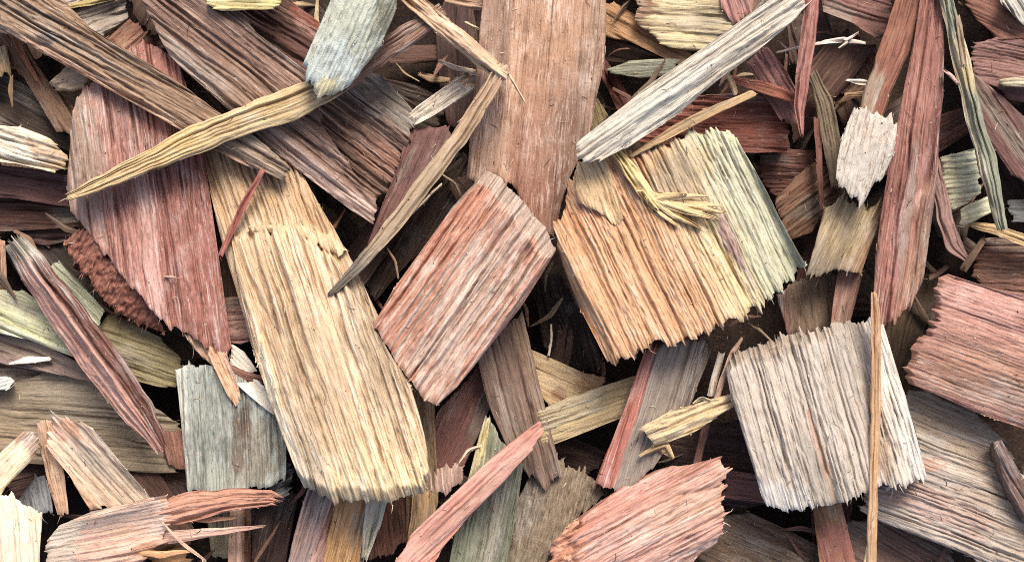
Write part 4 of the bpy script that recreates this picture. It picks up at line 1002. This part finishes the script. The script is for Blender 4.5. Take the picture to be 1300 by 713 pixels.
# ---- which of them show: look down through the gaps, name the ones that can be seen by what lies beside them
from mathutils import Vector
bpy.context.view_layer.update()
dg = bpy.context.evaluated_depsgraph_get()
seen = {}
for py in range(2, 713, 5):
    for px in range(2, 1300, 5):
        d = Vector(((px - 650) * S, -(py - 356.5) * S, -(CAM_H - REF) * S)).normalized()
        hit, loc, nor, _, ob_, _ = scene.ray_cast(dg, cam.location, d)
        if hit:
            e = seen.setdefault(ob_.name, [0, 0, 0]); e[0] += 1; e[1] += px; e[2] += py
MARKS = [('long brown plank', 150, 90), ('large pink red chip', 180, 250), ('yellow tan stick', 230, 185), ('long tan chip', 420, 430), ('central red block', 590, 360), ('tall red brown plank', 690, 120),
         ('bent stick', 590, 150), ('blue white knob', 440, 60), ('dark grooved plank', 320, 110), ('grey cornered dark chip', 450, 170), ('peach and green chip', 860, 310), ('pale grey plank', 870, 100),
         ('white grey chip', 1040, 530), ('pink plank', 1240, 450), ('grey weathered slab', 1230, 610), ('white fuzzy tip', 1100, 195), ('long red brown plank', 1150, 250), ('green grey stick', 1235, 150),
         ('upright dull red stick', 1020, 80), ('pink chip at the bottom', 815, 660), ('long pink stick', 600, 630), ('red sided grey block', 825, 525), ('splintered tan piece', 880, 530), ('blue grey chip', 290, 550),
         ('two sided red stick', 110, 440), ('grey brown slab', 80, 520), ('pinkish tan block', 125, 590), ('pink forked chip', 140, 690), ('white corner chip', 20, 680), ('pale olive chip', 860, 20),
         ('pale green chip', 1220, 225), ('olive grey chip', 1070, 300), ('white chip at left', 35, 185)]
used, hidden, drop = set(), [], []
for ob, what in LOW:
    n = seen.get(ob.name, [0, 0, 0])
    lab = None
    if n[0] >= 4:
        x, y = n[1] / n[0], n[2] / n[0]
        near = sorted(MARKS, key=lambda m: math.hypot(m[1] - x, m[2] - y))
        def rel(m):
            dx, dy = x - m[1], y - m[2]
            return ('right of' if dx > 0 else 'left of') if abs(dx) > abs(dy) else ('below' if dy > 0 else 'above')
        for cand in (f"{what} deep in the gap {rel(near[0])} the {near[0][0]}", f"{what} deep {rel(near[0])} the {near[0][0]}, {rel(near[1])} the {near[1][0]}"):
            if cand not in used: lab = cand; break
    if lab and len(lab.split()) > 16: lab = None
    if lab: used.add(lab); ob['label'] = lab
    elif 'splinter' in what: drop.append(ob)
    else: hidden.append(ob)
for ob in drop: bpy.data.objects.remove(ob)
if hidden:          # what no gap shows, and what lies on beyond the frame, is one mass
    with bpy.context.temp_override(active_object=hidden[0], object=hidden[0], selected_objects=hidden, selected_editable_objects=hidden):
        bpy.ops.object.join()
    h = hidden[0]; h.name = 'buried_mulch'
    for k in ('group', 'category'):
        if k in h: del h[k]
    h['kind'] = 'stuff'; h['label'] = 'mass of dark buried wood chips under the upper chips'; h['category'] = 'mulch'
SEEN = seen
bpy.context.view_layer.update()
dg = bpy.context.evaluated_depsgraph_get()

# ---- fine dust, crumbs and hairs of wood that lie on the chips
rs_ = np.random.default_rng(5)
C, F3, F4, G, T = [], [], [], [], []
nb = 0
for k in range(1500):
    x, y = rs_.uniform(-20, 1320), rs_.uniform(-20, 733)
    hit, loc, nor, _, ob_, _ = scene.ray_cast(dg, Vector(((x - 650) * S, -(y - 356.5) * S, .4)), Vector((0, 0, -1)))
    if not hit: continue
    nor = np.array(nor) if nor.z > 0 else -np.array(nor)
    a = rs_.uniform(0, 6.283); hair = rs_.random() < .6
    ln = (rs_.uniform(5, 16) if hair else rs_.uniform(.8, 2.6)) * S
    wd = (rs_.uniform(.25, .55) if hair else rs_.uniform(.4, 1.0)) * S
    d = np.array((math.cos(a), math.sin(a), 0)); d -= nor * d.dot(nor); d /= np.linalg.norm(d)
    e = np.cross(nor, d); o_ = np.array(loc) + nor * wd * .5; bend = rs_.normal(0, .2) * ln
    col = lin([(214, 186, 150), (168, 122, 100), (236, 224, 204), (160, 124, 104), (206, 170, 140)][rs_.integers(0, 5)] if rs_.random() > .2 else (70, 54, 46))
    st = nb
    for q in (0, .5, 1.0):
        w = wd * (.9 if q < 1 else .35)
        p0 = o_ + d * ln * (q - .5) + e * bend * q * (1 - q) * 2 + nor * (wd * .5 + ln * .06 * q)
        for th in (0, 2.094, 4.189):
            C.append(p0 + e * w * math.cos(th) + nor * w * math.sin(th)); G.append((k * 3.1 % 900, k * 7.7 % 900, q * 5)); T.append((*col, 1.0))
    for q in (0, 1):
        for t_ in range(3):
            u_ = (t_ + 1) % 3
            F4.append((st + q * 3 + t_, st + q * 3 + u_, st + q * 3 + 3 + u_, st + q * 3 + 3 + t_))
    F3 += [(st, st + 2, st + 1), (st + 6, st + 7, st + 8)]
    nb += 9
me = mesh_from("wood_dust", np.array(C), [np.array(F4), np.array(F3)], np.array(G), np.array(T), wood("wood_dust", tri((190, 156, 124)), .4, .2, .85))
du_ = bpy.data.objects.new("wood_dust", me); COL.objects.link(du_)
du_["kind"] = "stuff"; du_["label"] = "fine wood dust, crumbs and hairs scattered over the chips"; du_["category"] = "wood dust"

for o in bpy.data.objects:
    if "at" in o: del o["at"]
